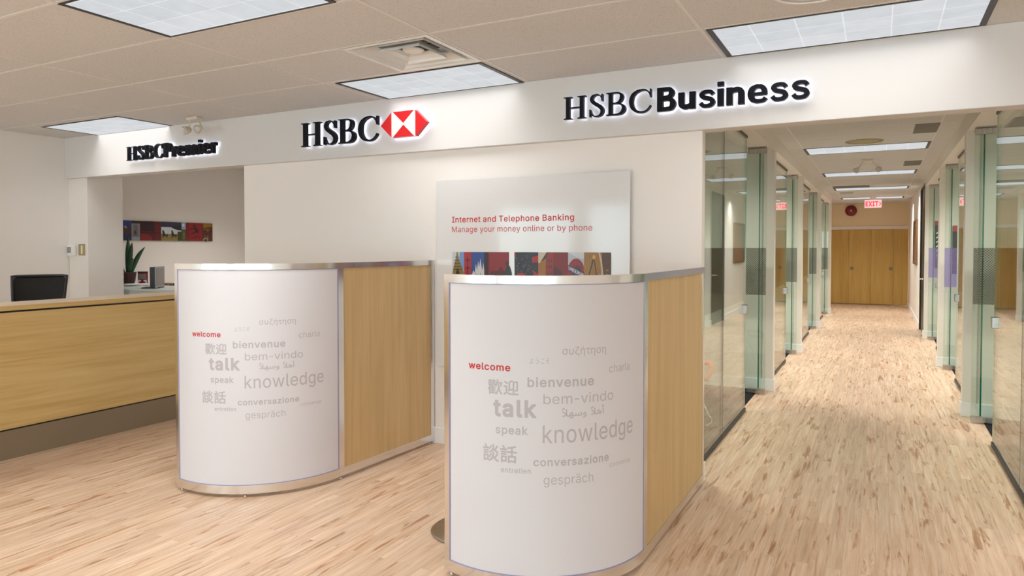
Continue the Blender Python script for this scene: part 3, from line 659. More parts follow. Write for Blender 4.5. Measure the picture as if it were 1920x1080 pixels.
struct('floor', MB().box(-9.0, 5.0, YB - 0.3, 22, -0.1, 0.0), M['floor'])
mb = MB()
mb.box(OL, GL - 0.03, 4.76, WL[3][1], 0.0, 0.006)
struct('floor_carpet_left', mb, M['carpet'])
mb = MB(); mb.box(GR + 0.03, OR, 4.76, WR[2][0], 0.0, 0.006)
struct('floor_carpet_right', mb, M['carpet'])
AC = (-2.895, -2.262, 3.285, 3.918)
mb = MB()
mb.box(-9, AC[0], YB - 0.3, 22, CEIL, CEIL + 0.02).box(AC[1], 5, YB - 0.3, 22, CEIL, CEIL + 0.02)
mb.box(AC[0], AC[1], YB - 0.3, AC[2], CEIL, CEIL + 0.02).box(AC[0], AC[1], AC[3], 22, CEIL, CEIL + 0.02)
mb.box(-9, 5, YB - 0.3, 22, CEIL + 0.5, CEIL + 0.6)
struct('ceiling', mb, M['ceil'])
# inverted T grid of the tiled ceiling
GX = [-7.37, -6.145, -4.885, -3.585, -2.25, -0.88, 0.49, 1.86, 3.23]
GY = [-3.68, -3.05, -2.42, -1.79, -1.16, -0.53, 0.10, 0.73, 1.36, 2.03, 2.665, 3.285, 3.918]
mb = MB()
for x in GX: mb.box(x - 0.0095, x + 0.0095, YB, YH, CEIL - 0.0025, CEIL + 0.001)
for y in GY: mb.box(XL, XR, y - 0.0095, y + 0.0095, CEIL - 0.002, CEIL + 0.001)
for x in (-0.825, 0.512): mb.box(x - 0.008, x + 0.008, 4.7, YE, CEIL - 0.0025, CEIL + 0.001)
y = 5.36
while y < YE:
    mb.box(CL, CR, y - 0.007, y + 0.007, CEIL - 0.002, CEIL + 0.001); y += 0.6355
struct('trim_1', mb, M['tbar'], label='inverted T grid between the ceiling tiles')

struct('wall_left', MB().box(XL - 0.12, XL, YB, 4.6, 0, CEIL), M['wall'])
mb = MB().box(XL - 0.12, -7.6, 4.6, 5.0, 0, CEIL); mb.box(-8.75, XL - 0.12, 4.88, 5.0, 0, CEIL)
struct('wall_pillar', mb, M['wall'], label='white wall stub beside the opening, carrying the thermostat')
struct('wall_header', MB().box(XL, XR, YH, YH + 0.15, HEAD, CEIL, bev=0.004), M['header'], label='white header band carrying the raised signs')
mb = MB().box(-5.22, CL - 0.022, YW, YW + 0.085, 0, HEAD + 0.02, bev=0.003); mb.box(-5.22, OL + 0.0, YW + 0.08, 8.2, 0, CEIL)
struct('wall_front', mb, M['feature'], label='blush white wall behind the curved partitions')
mb = MB().box(-8.87, -8.75, 4.88, 8.1, 0, CEIL); mb.box(-8.87, -5.22, 8.0, 8.1, 0, CEIL)
struct('wall_alcove', mb, M['wall'])
mb = MB().box(XR, XR + 0.12, YB, 4.7, 0, CEIL); mb.box(OR, XR + 0.1, 4.62, 4.74, 0, CEIL)
struct('wall_right', mb, M['wall'])
# street side with big windows, behind the viewer
mb = MB(); WX = [(-7.4, -5.6), (-5.3, -3.6), (-2.2, -0.4), (-0.1, 1.7), (2.7, 4.3)]
mb.box(XL, XR, YB - 0.15, YB, 0, 0.45).box(XL, XR, YB - 0.15, YB, 2.45, CEIL)
e = [XL] + [q for w in WX for q in w] + [XR]
for i in range(0, len(e), 2): mb.box(e[i], e[i + 1], YB - 0.15, YB, 0.45, 2.45)
struct('wall_back', mb, M['wall'])
for i, (a, b) in enumerate(WX):
    r = struct_root('window_%d' % (i + 1), ((a + b) / 2, YB, 0.45))
    f = MB()
    for xx in (a + 0.025, (a + b) / 2, b - 0.025): f.box(xx - 0.025, xx + 0.025, YB - 0.1, YB - 0.05, 0.45, 2.45)
    for zz in (0.475, 2.425): f.box(a, b, YB - 0.1, YB - 0.05, zz - 0.025, zz + 0.025)
    build('frame', f, M['alu'], r)
    build('pane', MB().box(a, b, YB - 0.08, YB - 0.07, 0.45, 2.45), M['glass'], r)

# left offices
mb = MB()
for a, b in WL: mb.box(OL, CL, a, b, 0, CEIL, bev=0.002)
mb.box(OL - 0.1, OL, YW + 0.2, 18.16, 0, CEIL)
struct('wall_offices_left', mb, M['corr'], label='cream dividing walls of the left offices')
mb = MB().box(CL - 0.29, CL + 0.0015, YH + 0.14, WL[3][0], 2.595, CEIL)
struct('wall_bulkhead_left', mb, M['corr'])
mb = MB().box(-1.72, -1.6, 18.16, YE, 0, CEIL); mb.box(OL, -1.6, 18.05, 18.16, 0, CEIL)
struct('wall_corridor_left', mb, M['corr'])
# right offices
mb = MB()
for a, b in WR: mb.box(CR, OR, a, b, 0, CEIL, bev=0.002)
mb.box(OR, OR + 0.1, YW, 14, 0, CEIL)
struct('wall_offices_right', mb, M['corr'], label='cream dividing walls of the right offices')
mb = MB().box(CR - 0.0015, CR + 0.29, YH + 0.14, WR[2][0], 2.595, CEIL)
struct('wall_bulkhead_right', mb, M['corr'])
mb = MB().box(CR, CR + 0.12, 15.3, YE, 0, CEIL); mb.box(CR, CR + 0.12, 13.99, 15.3, 2.66, CEIL)
struct('wall_corridor_right', mb, M['corr'])
mb = MB().box(-1.72, CR + 0.12, YE, YE + 0.1, 2.045, CEIL); mb.box(-1.72, CR + 0.12, YE + 0.09, YE + 0.2, 0, CEIL)
struct('wall_end', mb, M['endwall'])
struct('trim_2', MB().box(-1.6, CR, YE - 0.025, YE, 2.045, 2.135, bev=0.004), M['corr'], label='cream head trim over the closet doors')

# baseboards
def baseboard(name, boxes):
    mb = MB()
    for b in boxes: mb.box(*b, 0.0, 0.125, bev=0.003)
    struct(name, mb, M['trimw'])
baseboard('baseboard_left', [(XL, XL + 0.014, YB, 4.6)])
baseboard('baseboard_pillar', [(XL, -7.586, 4.586, 4.6), (-7.6, -7.586, 4.6005, 5.0)])
baseboard('baseboard_front', [(-5.22, CL - 0.008, YW - 0.014, YW), (CL - 0.022, CL - 0.008, YW + 0.0005, YW + 0.085)])
baseboard('baseboard_alcove', [(-8.75, -8.736, 5.0, 8.0)])
baseboard('baseboard_offices_left', [q for a, b in WL for q in ((OL, CL + 0.014, a - 0.014, a), (CL, CL + 0.014, a + 0.0005, b), (OL, CL - 0.13, b, b + 0.014))])
baseboard('baseboard_offices_right', [q for a, b in WR for q in ((CR - 0.014, OR, a - 0.014, a), (CR - 0.014, CR, a + 0.0005, b), (CR + 0.13, OR, b, b + 0.014))])
baseboard('baseboard_corridor_right', [(CR - 0.014, CR, 15.3, YE)])

# black door in the right corridor wall
r = struct_root('door_1', (CR, 14.65, 0), 'tall near-black door in the right corridor wall')
build('leaf', MB().box(CR + 0.02, CR + 0.07, 14.03, 15.27, 0.008, 2.62), M['doorblk'], r)
f = MB()
for y0, y1 in ((13.99, 14.03), (15.27, 15.3)): f.box(CR - 0.006, CR + 0.1, y0, y1, 0, 2.66)
f.box(CR - 0.006, CR + 0.1, 13.99, 15.3, 2.62, 2.66)
build('frame', f, M['doorblk'], r)
h = MB().tube([(CR + 0.02, 14.14, 1.0), (CR - 0.05, 14.14, 1.0), (CR - 0.055, 14.16, 1.0), (CR - 0.055, 14.28, 1.0)], 0.009)
h.lathe([(0.026, 0), (0.026, 0.008)], (CR + 0.012, 14.14, 1.0), 'x')
build('handle', h, M['chrome'], r)

# closet doors closing the corridor
for i, (a, b, pull) in enumerate([(-1.598, -0.737, None), (-0.733, -0.192, -0.655), (-0.189, 0.345, 0.285), (0.349, CR - 0.003, None)]):
    r = struct_root('door_%d' % (i + 2), ((a + b) / 2, YE, 0), ['oak closet door at the left corner of the end wall', 'left of the two oak closet doors with square pulls',
        'right of the two oak closet doors with square pulls', 'narrow oak closet door at the right corner of the end wall'][i])
    build('leaf', MB().box(a, b, YE, YE + 0.03, 0.02, 2.04, bev=0.002), M['closet'], r)
    if pull is not None:
        p = MB().box(pull - 0.04, pull + 0.04, YE - 0.006, YE, 0.945, 1.025, bev=0.002)
        p.box(pull - 0.025, pull + 0.025, YE - 0.009, YE - 0.005, 0.96, 1.01)
        build('pull', p, M['grille'], r)

# ================================================================== CORRIDOR GLASS
def glass_box(mb, x0, x1, y0, y1, z0, z1, long_axis):
    """pane: faces clear, rim green"""
    n = len(mb.f); mb.box(x0, x1, y0, y1, z0, z1)
    keep = (3, 5) if long_axis == 'y' else (2, 4)
    for k in range(6):
        mb.mi[n + k] = 0 if k in keep else 1

ZG = 2.585; F0, F1 = 1.05, 1.543
def fixed_glass(X, sgn, y0, y1, joint, film, label, keeper=True):
    """floor to ceiling panel along the corridor; sgn = +1 when the corridor is at +x"""
    r = thing('glass_partition', (X, (y0 + y1) / 2, 0), label, 'glass partition', 'fixed glass office fronts')
    g = MB(); glass_box(g, X - 0.006, X + 0.006, y0, y1, 0.03, ZG, 'y')
    build('pane', g, [M['glass'], M['edge']], r)
    if joint is not None:
        build('joint_seal', MB().box(X - 0.0068, X + 0.0068, joint - 0.003, joint + 0.003, 0.03, ZG), M['grille'], r)
    f = MB(); xf = X - sgn * 0.0075
    f.box(xf - 0.0003, xf + 0.0003, y0, y1 - 0.004, F0, F1)
    build('film_band', f, film, r)
    build('floor_channel', MB().box(X - 0.014, X + 0.014, y0, y1, 0.0, 0.032), M['black'], r)
    build('head_channel', MB().box(X - 0.014, X + 0.014, y0, y1, 2.573, 2.595), M['black'], r)
    if keeper:
        k = MB().box(X - 0.03, X + 0.03, y1 - 0.075, y1 - 0.006, 0.925, 1.01, bev=0.004)
        k.box(X - 0.022, X + 0.022, y1 - 0.008, y1 + 0.045, 0.932, 1.003, bev=0.004)
        build('lock_keeper', k, M['satin'], r)
    return r

def open_door(n, X, sgn, y, film, label):
    """glass leaf swung into the office, square to the corridor; sgn=+1: office at +x"""
    xe = X - sgn * 0.07; xf = X + sgn * 0.86
    r = struct_root('door_%d' % n, (X, y, 0), label)
    g = MB(); glass_box(g, min(xe, xf), max(xe, xf), y - 0.005, y + 0.005, 0.03, 2.56, 'x')
    build('pane', g, [M['glass'], M['edge']], r)
    build('film_band', MB().box(min(xe, xf), max(xe, xf), y - 0.0068, y - 0.0062, F0, F1), film, r)
    a, b = min(xe, X + sgn * 0.115), max(xe, X + sgn * 0.115)
    build('patch_fitting', MB().box(a - 0.002, b + 0.002, y - 0.02, y + 0.02, 0.012, 0.062, bev=0.003), M['steel'], r)
    t = MB().box(a - 0.002, b + 0.002, y - 0.02, y + 0.02, 2.535, 2.582, bev=0.003)
    build('patch_fitting', t, M['steel'], r)
    build('pivot_plate', MB().box(a, b, y - 0.07, y + 0.035, 2.588, 2.5955), M['steel'], r)
    h = MB().lathe([(0.012, y - 0.055), (0.02, y - 0.05), (0.02, y - 0.01), (0.008, y - 0.008), (0.008, y + 0.008), (0.02, y + 0.01), (0.02, y + 0.05), (0.012, y + 0.055)], (xf - sgn * 0.07, 0, 1.0), 'y', 16)
    build('knob', h, M['chrome'], r)

def jamb_glass(X, sgn, y0, y1, film, label):
    r = thing('glass_jamb_strip', (X, y0, 0), label, 'glass strip', 'glass strips beside the open doors')
    g = MB(); glass_box(g, X - 0.006, X + 0.006, y0, y1, 0.008, ZG, 'y')
    build('pane', g, [M['glass'], M['edge']], r)
    build('head_clip', MB().box(X - 0.012, X + 0.012, y0, y1, 2.58, 2.595), M['steel'], r)
    return r

fixed_glass(GL, 1, YW + 0.085, 6.87, 5.80, M['film'], 'clear glass office front between the wall end and the first left door')
fixed_glass(GL, 1, 8.11, 10.11, None, M['film'], 'clear glass office front between first and second left doors')
fixed_glass(GL, 1, 11.22, 13.63, None, M['film'], 'clear glass office front between second and third left doors')
fixed_glass(GL, 1, 14.82, 17.18, None, M['film'], 'clear glass office front just before the farthest left door')
fixed_glass(GR, -1, YW + 0.1, 6.555, 5.35, M['film'], 'clear glass office front at right edge, before the first right door')
fixed_glass(GR, -1, 7.72, 9.55, None, M['filmp'], 'clear glass office front between first and second right doors, with violet film')
fixed_glass(GR, -1, 10.76, 12.55, None, M['filmp'], 'clear glass office front between second and third right doors, with violet film')
ORD = ['first', 'second', 'third', 'farthest']
for i, y in enumerate((7.72, 10.86, 14.43, 17.79)):
    open_door(6 + i, GL, -1, y, M['film'], '%s glass door on the left of the corridor, swung open, grey dotted film band' % ORD[i])
    jamb_glass(GL, 1, y + 0.012, WL[i][0], M['film'], 'narrow green edged glass strip at the %s left doorway' % ORD[i])
for i, y in enumerate((7.33, 10.38, 13.6)):
    open_door(10 + i, GR, 1, y, M['film'] if i == 0 else M['filmp'], '%s glass door on the right of the corridor, swung open, %s film band' % (['first', 'second', 'third'][i], 'dotted grey' if i == 0 else 'violet'))
    jamb_glass(GR, -1, y + 0.012, WR[i][0], M['film'], 'narrow green edged glass strip at the %s right doorway' % ORD[i])

# ================================================================== CEILING FIXTURES
def troffer(loc, w, d, label, group, watts):
    r = thing('ceiling_troffer', loc, label, 'ceiling light', group)
    x, y, z = loc; recess_shade = MB()
    for a, b, c, e in ((x - w / 2, x + w / 2, y - d / 2, y - d / 2 + 0.014), (x - w / 2, x + w / 2, y + d / 2 - 0.014, y + d / 2),
                       (x - w / 2, x - w / 2 + 0.03, y - d / 2 + 0.014, y + d / 2 - 0.014), (x + w / 2 - 0.03, x + w / 2, y - d / 2 + 0.014, y + d / 2 - 0.014)):
        recess_shade.box(a, b, c, e, z - 0.006, z - 0.0005)
    build('frame', recess_shade, M['black'], r)  # thin black strips stand in for the shadowed recess around the lens
    o = build('lens', MB().box(x - w / 2 + 0.03, x + w / 2 - 0.03, y - d / 2 + 0.014, y + d / 2 - 0.014, z - 0.004, z - 0.0008), M['lens'], r)
    L = bpy.data.lights.new('troffer_lamp', 'AREA'); L.shape = 'RECTANGLE'
    L.size = w - 0.1; L.size_y = d - 0.06; L.energy = watts; L.color = (1.0, 0.98, 0.95) if watts < 20 else (1.0, 0.945, 0.86); L.spread = math.radians(128 if watts < 20 else 158)
    lo = bpy.data.objects.new('troffer_lamp', L); lo.location = (0, 0, -0.012); link(lo, r)
    return r
P = troffer((-2.97, 2.345, CEIL), 1.23, 0.615, 'ceiling troffer nearest the camera, at the top left of the view', 'troffers of the banking hall', HALL_W)
def tcopy(loc, label, group='troffers of the banking hall'):
    return dup(P, loc, label, group)
PH = troffer((-2.905, 4.255, CEIL), 1.23, 0.615, 'ceiling troffer against the header, above the red hexagon emblem', 'troffers of the banking hall', HEAD_W)
dup(PH, (-6.757, 4.32, CEIL), 'ceiling troffer against the header in the left corner')
dD = dup(PH, (-0.18, 4.235, CEIL), 'ceiling troffer above the bold Business lettering, at top right'); dD.scale = (1.1, 1, 1)
for x, y in ((-6.75, 0.4), (-2.97, 0.1), (0.5, 0.4), (3.2, 2.2), (-6.75, -2.1), (-2.97, -2.1), (0.5, -2.1), (3.2, -1.2), (-6.75, 2.0 - 0.4)):  # out-of-view lamps added to light the hall
    tcopy((x, y, CEIL), 'unseen hall ceiling troffer added behind the viewpoint for light')
for i, y in enumerate((9.49, 12.67, 15.88, 18.9)):
    o = (troffer((-0.16, y, CEIL), 1.23, 0.615, '', '', CORR_W) if i == 0 else dup(P2, (-0.16, y, CEIL), ''))
    if i == 0: P2 = o
    tag(o, ['corridor troffer nearest the hall', 'second corridor troffer from the hall, beyond the twin spotlights',
          'third corridor troffer from the hall, beside the long dark grille', 'corridor troffer farthest away, just before the exit sign'][i], 'ceiling light', 'troffers along the corridor')
    o.scale = (1.09, 1, 1)
for i, (x, y) in enumerate(((-2.25, 6.1), (-2.25, 9.3), (-2.25, 12.6), (-2.25, 16.1), (2.0, 5.9), (2.0, 8.9), (2.0, 12.0))):  # unseen lamps added to brighten the offices and wall fronts
    if i == 0: P3 = troffer((x, y, CEIL), 1.23, 0.615, 'unseen office ceiling troffer added to light the offices', 'added troffers in the side rooms', ROOM_W)
    else: dup(P3, (x, y, CEIL), 'unseen office ceiling troffer added to light the offices')

troffer((-7.0, 6.6, CEIL), 1.23, 0.615, 'unseen alcove ceiling troffer added to light the alcove', 'added troffers in the side rooms', 19.9)  # lamp added to lift the alcove wall, no fixture visible there

# square air diffuser
ax, ay = (AC[0] + AC[1]) / 2, (AC[2] + AC[3]) / 2; hw = (AC[1] - AC[0]) / 2
r = thing('air_diffuser', (ax, ay, CEIL), 'square white ceiling air diffuser with curved vanes', 'air vent')
def sq(mb, prof, mi=0):
    vs = [(ax + sx * h, ay + sy * h, CEIL + z) for h, z in prof for sx, sy in ((-1, -1), (1, -1), (1, 1), (-1, 1))]
    fs = [(4 * i + j, 4 * i + (j + 1) % 4, 4 * i + 4 + (j + 1) % 4, 4 * i + 4 + j) for i in range(len(prof) - 1) for j in range(4)]
    mb.add(vs, fs, mi)
f = MB(); sq(f, [(hw, -0.004), (hw - 0.03, -0.006), (hw - 0.035, 0.0), (hw - 0.07, 0.05), (hw - 0.1, 0.09)])
build('frame', f, M['grillew'], r)
for a, b in ((0.245, 0.20), (0.155, 0.115)):
    v = MB(); sq(v, [(a, -0.004), (a - 0.008, 0.012), (a - 0.03, 0.03), (b, 0.045)]); sq(v, [(a - 0.002, -0.001), (a - 0.01, 0.016), (a - 0.032, 0.034), (b - 0.002, 0.049)])
    build('vane', v, M['grillew'], r)
c = MB().lathe([(0.0001, 0.012), (0.045, 0.014), (0.066, 0.024), (0.068, 0.03), (0.03, 0.034)], (ax, ay, CEIL))
c.lathe([(0.012, 0.006), (0.012, 0.014)], (ax, ay, CEIL))
build('centre_cone', c, M['grillew'], r)
d = MB().lathe([(0.19, 0.075), (0.19, 0.08)], (ax, ay, CEIL)); build('duct_damper', d, M['black'], r)
rods = MB()
for q in (0.4, 1.97, 3.54, 5.1): rods.tube([(ax + 0.06 * math.cos(q), ay + 0.06 * math.sin(q), CEIL + 0.06), (ax + 0.22 * math.cos(q), ay + 0.22 * math.sin(q), CEIL + 0.085)], 0.005, 6)
build('support_rods', rods, M['black'], r)
build('plenum', MB().box(AC[0] - .01, AC[1] + .01, AC[2] - .01, AC[3] + .01, CEIL + 0.16, CEIL + 0.17), M['grillew'], r)

def grille(x0, x1, y0, y1, m, label, slats='x'):
    r = thing('ceiling_grille', ((x0 + x1) / 2, (y0 + y1) / 2, CEIL), label, 'air vent', 'return air grilles in the corridor ceiling')
    f = MB(); b = 0.012
    f.box(x0, x1, y0, y0 + b, CEIL - 0.006, CEIL).box(x0, x1, y1 - b, y1, CEIL - 0.006, CEIL).box(x0, x0 + b, y0, y1, CEIL - 0.006, CEIL).box(x1 - b, x1, y0, y1, CEIL - 0.006, CEIL)
    build('frame', f, m, r)
    s = MB(); n = int((y1 - y0) / 0.022)
    for k in range(n):
        yy = y0 + b + (y1 - y0 - 2 * b) * (k + 0.5) / n; s.box(x0 + b, x1 - b, yy - 0.007, yy + 0.007, CEIL - 0.004, CEIL - 0.001)
    build('slats', s, m, r)
grille(0.30, 0.513, 7.87, 8.47, M['grille'], 'dark return grille in the corridor ceiling nearest the header')
grille(0.30, 0.513, 11.14, 11.73, M['grille'], 'dark return grille between the first and second corridor troffers')
grille(-0.822, -0.175, 15.08, 15.56, M['grille'], 'long dark return grille beside the third corridor troffer')
grille(-0.77, -0.505, 16.77, 17.15, M['grillel'], 'pale grey grille between the third and last corridor troffers')

def speaker_disc(x, y, rad, label, m):
    r = thing('ceiling_speaker', (x, y, CEIL), label, 'ceiling speaker')
    build('rim', MB().lathe([(rad, 0), (rad, -0.006), (rad - 0.015, -0.009), (rad - 0.02, -0.004), (rad - 0.02, 0)], (x, y, CEIL), n=40), m, r)
    build('mesh_cover', MB().lathe([(rad - 0.018, -0.003), (rad * 0.6, -0.0055), (0.0005, -0.006)], (x, y, CEIL), n=40), m, r)
speaker_disc(-0.16, 8.855, 0.195, 'round beige ceiling speaker in front of the first corridor troffer', M['speaker'])
speaker_disc(-0.285, 3.56, 0.185, 'round white ceiling speaker cut by the top edge of the view', M['white'])

def twin_spot(x, y, label, spread=0.1, drop=0.12, aim=-1):
    r = thing('emergency_light', (x, y, CEIL), label, 'emergency light', 'twin head emergency lights')
    build('base', MB().box(x - 0.07, x + 0.07, y - 0.035, y + 0.035, CEIL - 0.03, CEIL, bev=0.008), M['ivory'], r)
    for s in (-1, 1):
        hx, hy, hz = x + s * spread, y + aim * 0.03, CEIL - drop
        h = MB().tube([(x + s * 0.05, y, CEIL - 0.025), (x + s * 0.07, y, CEIL - 0.06), (hx, hy + 0.04, hz + 0.02)], 0.008, 8)
        build('arm', h, M['ivory'], r)
        hd = MB().lathe([(0.012, 0.055), (0.026, 0.042), (0.039, 0.0), (0.042, -0.01), (0.038, -0.012)], (0, 0, 0), 'y')
        rot = Matrix.Rotation(s * 0.35, 4, 'Z') @ Matrix.Rotation(0.35, 4, 'X')
        hd.v = [tuple(rot @ Vector(v) + Vector((hx, hy, hz))) for v in hd.v]
        o = build('lamp_head', hd, M['ivory'], r)
        ln = MB().lathe([(0.038, -0.011), (0.026, -0.017), (0.001, -0.02)], (0, 0, 0), 'y')
        ln.v = [tuple(rot @ Vector(v) + Vector((hx, hy, hz))) for v in ln.v]
        build('lamp_lens', ln, M['lampglass'], o)
twin_spot(-5.58, 4.37, 'twin head emergency light on the hall ceiling, over the Premier sign', 0.085, 0.12)
twin_spot(-0.15, 10.69, 'twin head emergency light on the corridor ceiling', 0.13, 0.14)

# exit sign
r = thing('exit_sign', (-0.135, 18.3, CEIL), 'lit red EXIT sign with arrow hanging at the corridor end', 'exit sign')
ex0, ex1, ez0, ez1, ey = -0.311, 0.042, 2.475, 2.655, 18.3
build('mount', MB().box(-0.2, -0.07, ey - 0.02, ey + 0.02, ez1, CEIL, bev=0.003), M['white'], r)
build('face', MB().box(ex0, ex1, ey - 0.02, ey + 0.02, ez0, ez1, bev=0.004), M['exitw'], r)
lay = layout('EXIT', 'i', 0.034, 0.0); b = bounds(lay); L = MB()
sx, sz = 0.262 / (b[1] - b[0]), 0.125 / (b[3] - b[2])
for _, g in lay: letters_mesh(L, g, lambda x, y, d: (ex0 + 0.022 + (x - b[0]) * sx, ey - 0.0215 + d, ez0 + 0.027 + (y - b[2]) * sz), 0.0014)
build('lettering', L, M['exitr'], r)
ar = MB()
for s in (1, -1):
    pts = [(0, 0.045 * s), (0.02, 0.045 * s), (0.045, 0), (0.025, 0)]
    letters_mesh(ar, [([(px, py) for px, py in pts], [])], lambda x, y, d: (ex0 + 0.298 + x, ey - 0.0215 + d, ez0 + 0.09 + y), 0.0014)
build('arrow', ar, M['exitr'], r)
# reversed face towards the far side
L2 = MB(); L2.v = [(2 * (ex0 + ex1) / 2 - v[0], 2 * ey - v[1], v[2]) for v in L.v]; L2.f = L.f; L2.mi = L.mi; L2.sm = L.sm
build('lettering', L2, M['exitr'], r)

# fire bell
r = thing('fire_bell', (-0.686, YE, 2.558), 'dark red round fire bell on the end wall', 'fire bell')
build('gong', MB().lathe([(0.10, -0.045), (0.142, -0.05), (0.147, -0.06), (0.135, -0.085), (0.09, -0.105), (0.03, -0.112), (0.001, -0.113)], (-0.686, YE, 2.558), 'y', 40), M['bell'], r)
build('back_box', MB().box(-0.74, -0.632, YE - 0.05, YE, 2.505, 2.611, bev=0.004), M['bell'], r)
build('centre_cap', MB().lathe([(0.03, -0.112), (0.028, -0.118), (0.001, -0.121)], (-0.686, YE, 2.558), 'y'), M['grillel'], r)

# picture on the right corridor wall
r = thing('framed_picture', (CR, 17.0, 1.66), 'brown framed picture hanging on the right corridor wall', 'picture')
f = MB(); p0, p1, q0, q1 = 16.3, 17.65, 1.2, 2.12
f.box(CR - 0.035, CR, p0, p0 + 0.05, q0, q1).box(CR - 0.035, CR, p1 - 0.05, p1, q0, q1).box(CR - 0.035, CR, p0 + 0.05, p1 - 0.05, q0, q0 + 0.05).box(CR - 0.035, CR, p0 + 0.05, p1 - 0.05, q1 - 0.05, q1)
build('frame', f, M['frame'], r)
build('print', MB().box(CR - 0.015, CR - 0.001, p0 + 0.05, p1 - 0.05, q0 + 0.05, q1 - 0.05), M['picture'], r)

# small recessed downlights washing the right wall at the corridor end
def downlight(x, y, e, label):
    r = thing('recessed_downlight', (x, y, CEIL), label, 'downlight', 'small downlights by the corridor walls')
    build('trim_ring', MB().lathe([(0.045, 0.0), (0.045, -0.004), (0.034, -0.005), (0.032, 0.0)], (x, y, CEIL)), M['white'], r)
    L = bpy.data.lights.new('downlight_lamp', 'SPOT'); L.energy = e; L.spot_size = math.radians(75); L.spot_blend = 0.6; L.shadow_soft_size = 0.02; L.color = (1, 0.93, 0.82)
    lo = bpy.data.objects.new('downlight_lamp', L); lo.location = (0, 0, -0.008); link(lo, r)
downlight(0.57, 15.9, 26, 'tiny downlight at the ceiling edge near the black door')
downlight(0.57, 18.6, 26, 'tiny downlight at the ceiling edge near the exit sign')

# black banners on the office walls behind the right doors
for i, (yy, x0, z0, z1) in enumerate(((10.63, 0.835, 1.21, 1.83), (13.86, 0.835, 1.2, 2.0))):
    r = thing('wall_banner', (x0 + 0.35, yy, z0), ['black banner with red top on the wall behind the second right door', 'black banner with red top and pale marks behind the third right door'][i], 'poster')
    yb = yy - 0.0145
    build('sheet', MB().box(x0, x0 + 0.7, yb - 0.006, yy, z0, z1), M['darkglass'], r)
    build('red_top', MB().box(x0, x0 + 0.7, yb - 0.009, yb - 0.004, z1 - 0.075, z1), flat('banner_red', (0.45, 0.02, 0.03)), r)
    if i:
        z = MB()
        for k in range(6):
            zz = 1.4 + k * 0.075
            letters_mesh(z, [([(0, 0), (0.06, 0.05), (0.06, 0.07), (0, 0.02)], [])], lambda x, y, d: (x0 + 0.02 + x, yb - 0.0075 + d, zz + y), 0.002)
        build('pale_marks', z, M['paper'], r)
# ================================================================== RAISED SIGNS ON THE HEADER
def wordmark(name, label, words):
    """words: (text, font, bold, x0, x1, z0, height)"""
    x0 = words[0][3]; z0 = words[0][5]
    r = thing(name, (x0, YH, z0), label, 'sign')
    for text, font, bold, a, b, zb, h, trk in words:
        lay = serif_layout(text) if font == 'm' else heavy_layout(text); bb = bounds(lay); sx = (b - a) / (bb[1] - bb[0])
        cap = bounds(lay[:1]); sz = h / (cap[3] - max(cap[2], 0.0))
        for ch, g in lay:
            L = MB()
            letters_mesh(L, g, lambda x, y, d: (a + (x - bb[0]) * sx, YH - 0.054 + d, zb + y * sz), 0.034, 0, 1)
            build('letter', L, [M['signblk'], M['halo']], r, label='raised black letter ' + ch)
    return r
def _stroke(pts, wid):
    """outline of a swelling pen stroke through pts (smoothed), with a width at every point"""
    P = []; W_ = []
    n = len(pts)
    for i in range(n - 1):
        p0, p1, p2, p3 = (Vector(pts[max(0, min(n - 1, k))]) for k in (i - 1, i, i + 1, i + 2))
        for t in range(7):
            t /= 7.0
            P.append(0.5 * (2 * p1 + (p2 - p0) * t + (2 * p0 - 5 * p1 + 4 * p2 - p3) * t * t + (3 * p1 - p0 - 3 * p2 + p3) * t ** 3)); W_.append(wid[i] + (wid[i + 1] - wid[i]) * (t * t * (3 - 2 * t)))
    P.append(Vector(pts[-1])); W_.append(wid[-1]); L = []; R = []
    for i, p in enumerate(P):
        t = (P[min(i + 1, len(P) - 1)] - P[max(0, i - 1)]).normalized(); q = Vector((-t.y, t.x)) * W_[i] / 2
        L.append(tuple(p + q)); R.append(tuple(p - q))
    out = []
    for i in range(len(P) - 1):
        out += [([L[i], R[i], L[i + 1]], []), ([R[i], R[i + 1], L[i + 1]], [])]
    return out
def _r(a, b, c, d): return ([(a, c), (b, c), (b, d), (a, d)], [])
def _serif(cx, y, up, w=0.16, st=0.085):
    s = 1 if up else -1
    return ([(cx - w, y), (cx + w, y), (cx + w, y + s * 0.028), (cx + st, y + s * 0.055), (cx + 0.06, y + s * 0.1), (cx - 0.06, y + s * 0.1), (cx - st, y + s * 0.055), (cx - w, y + s * 0.028)], [])
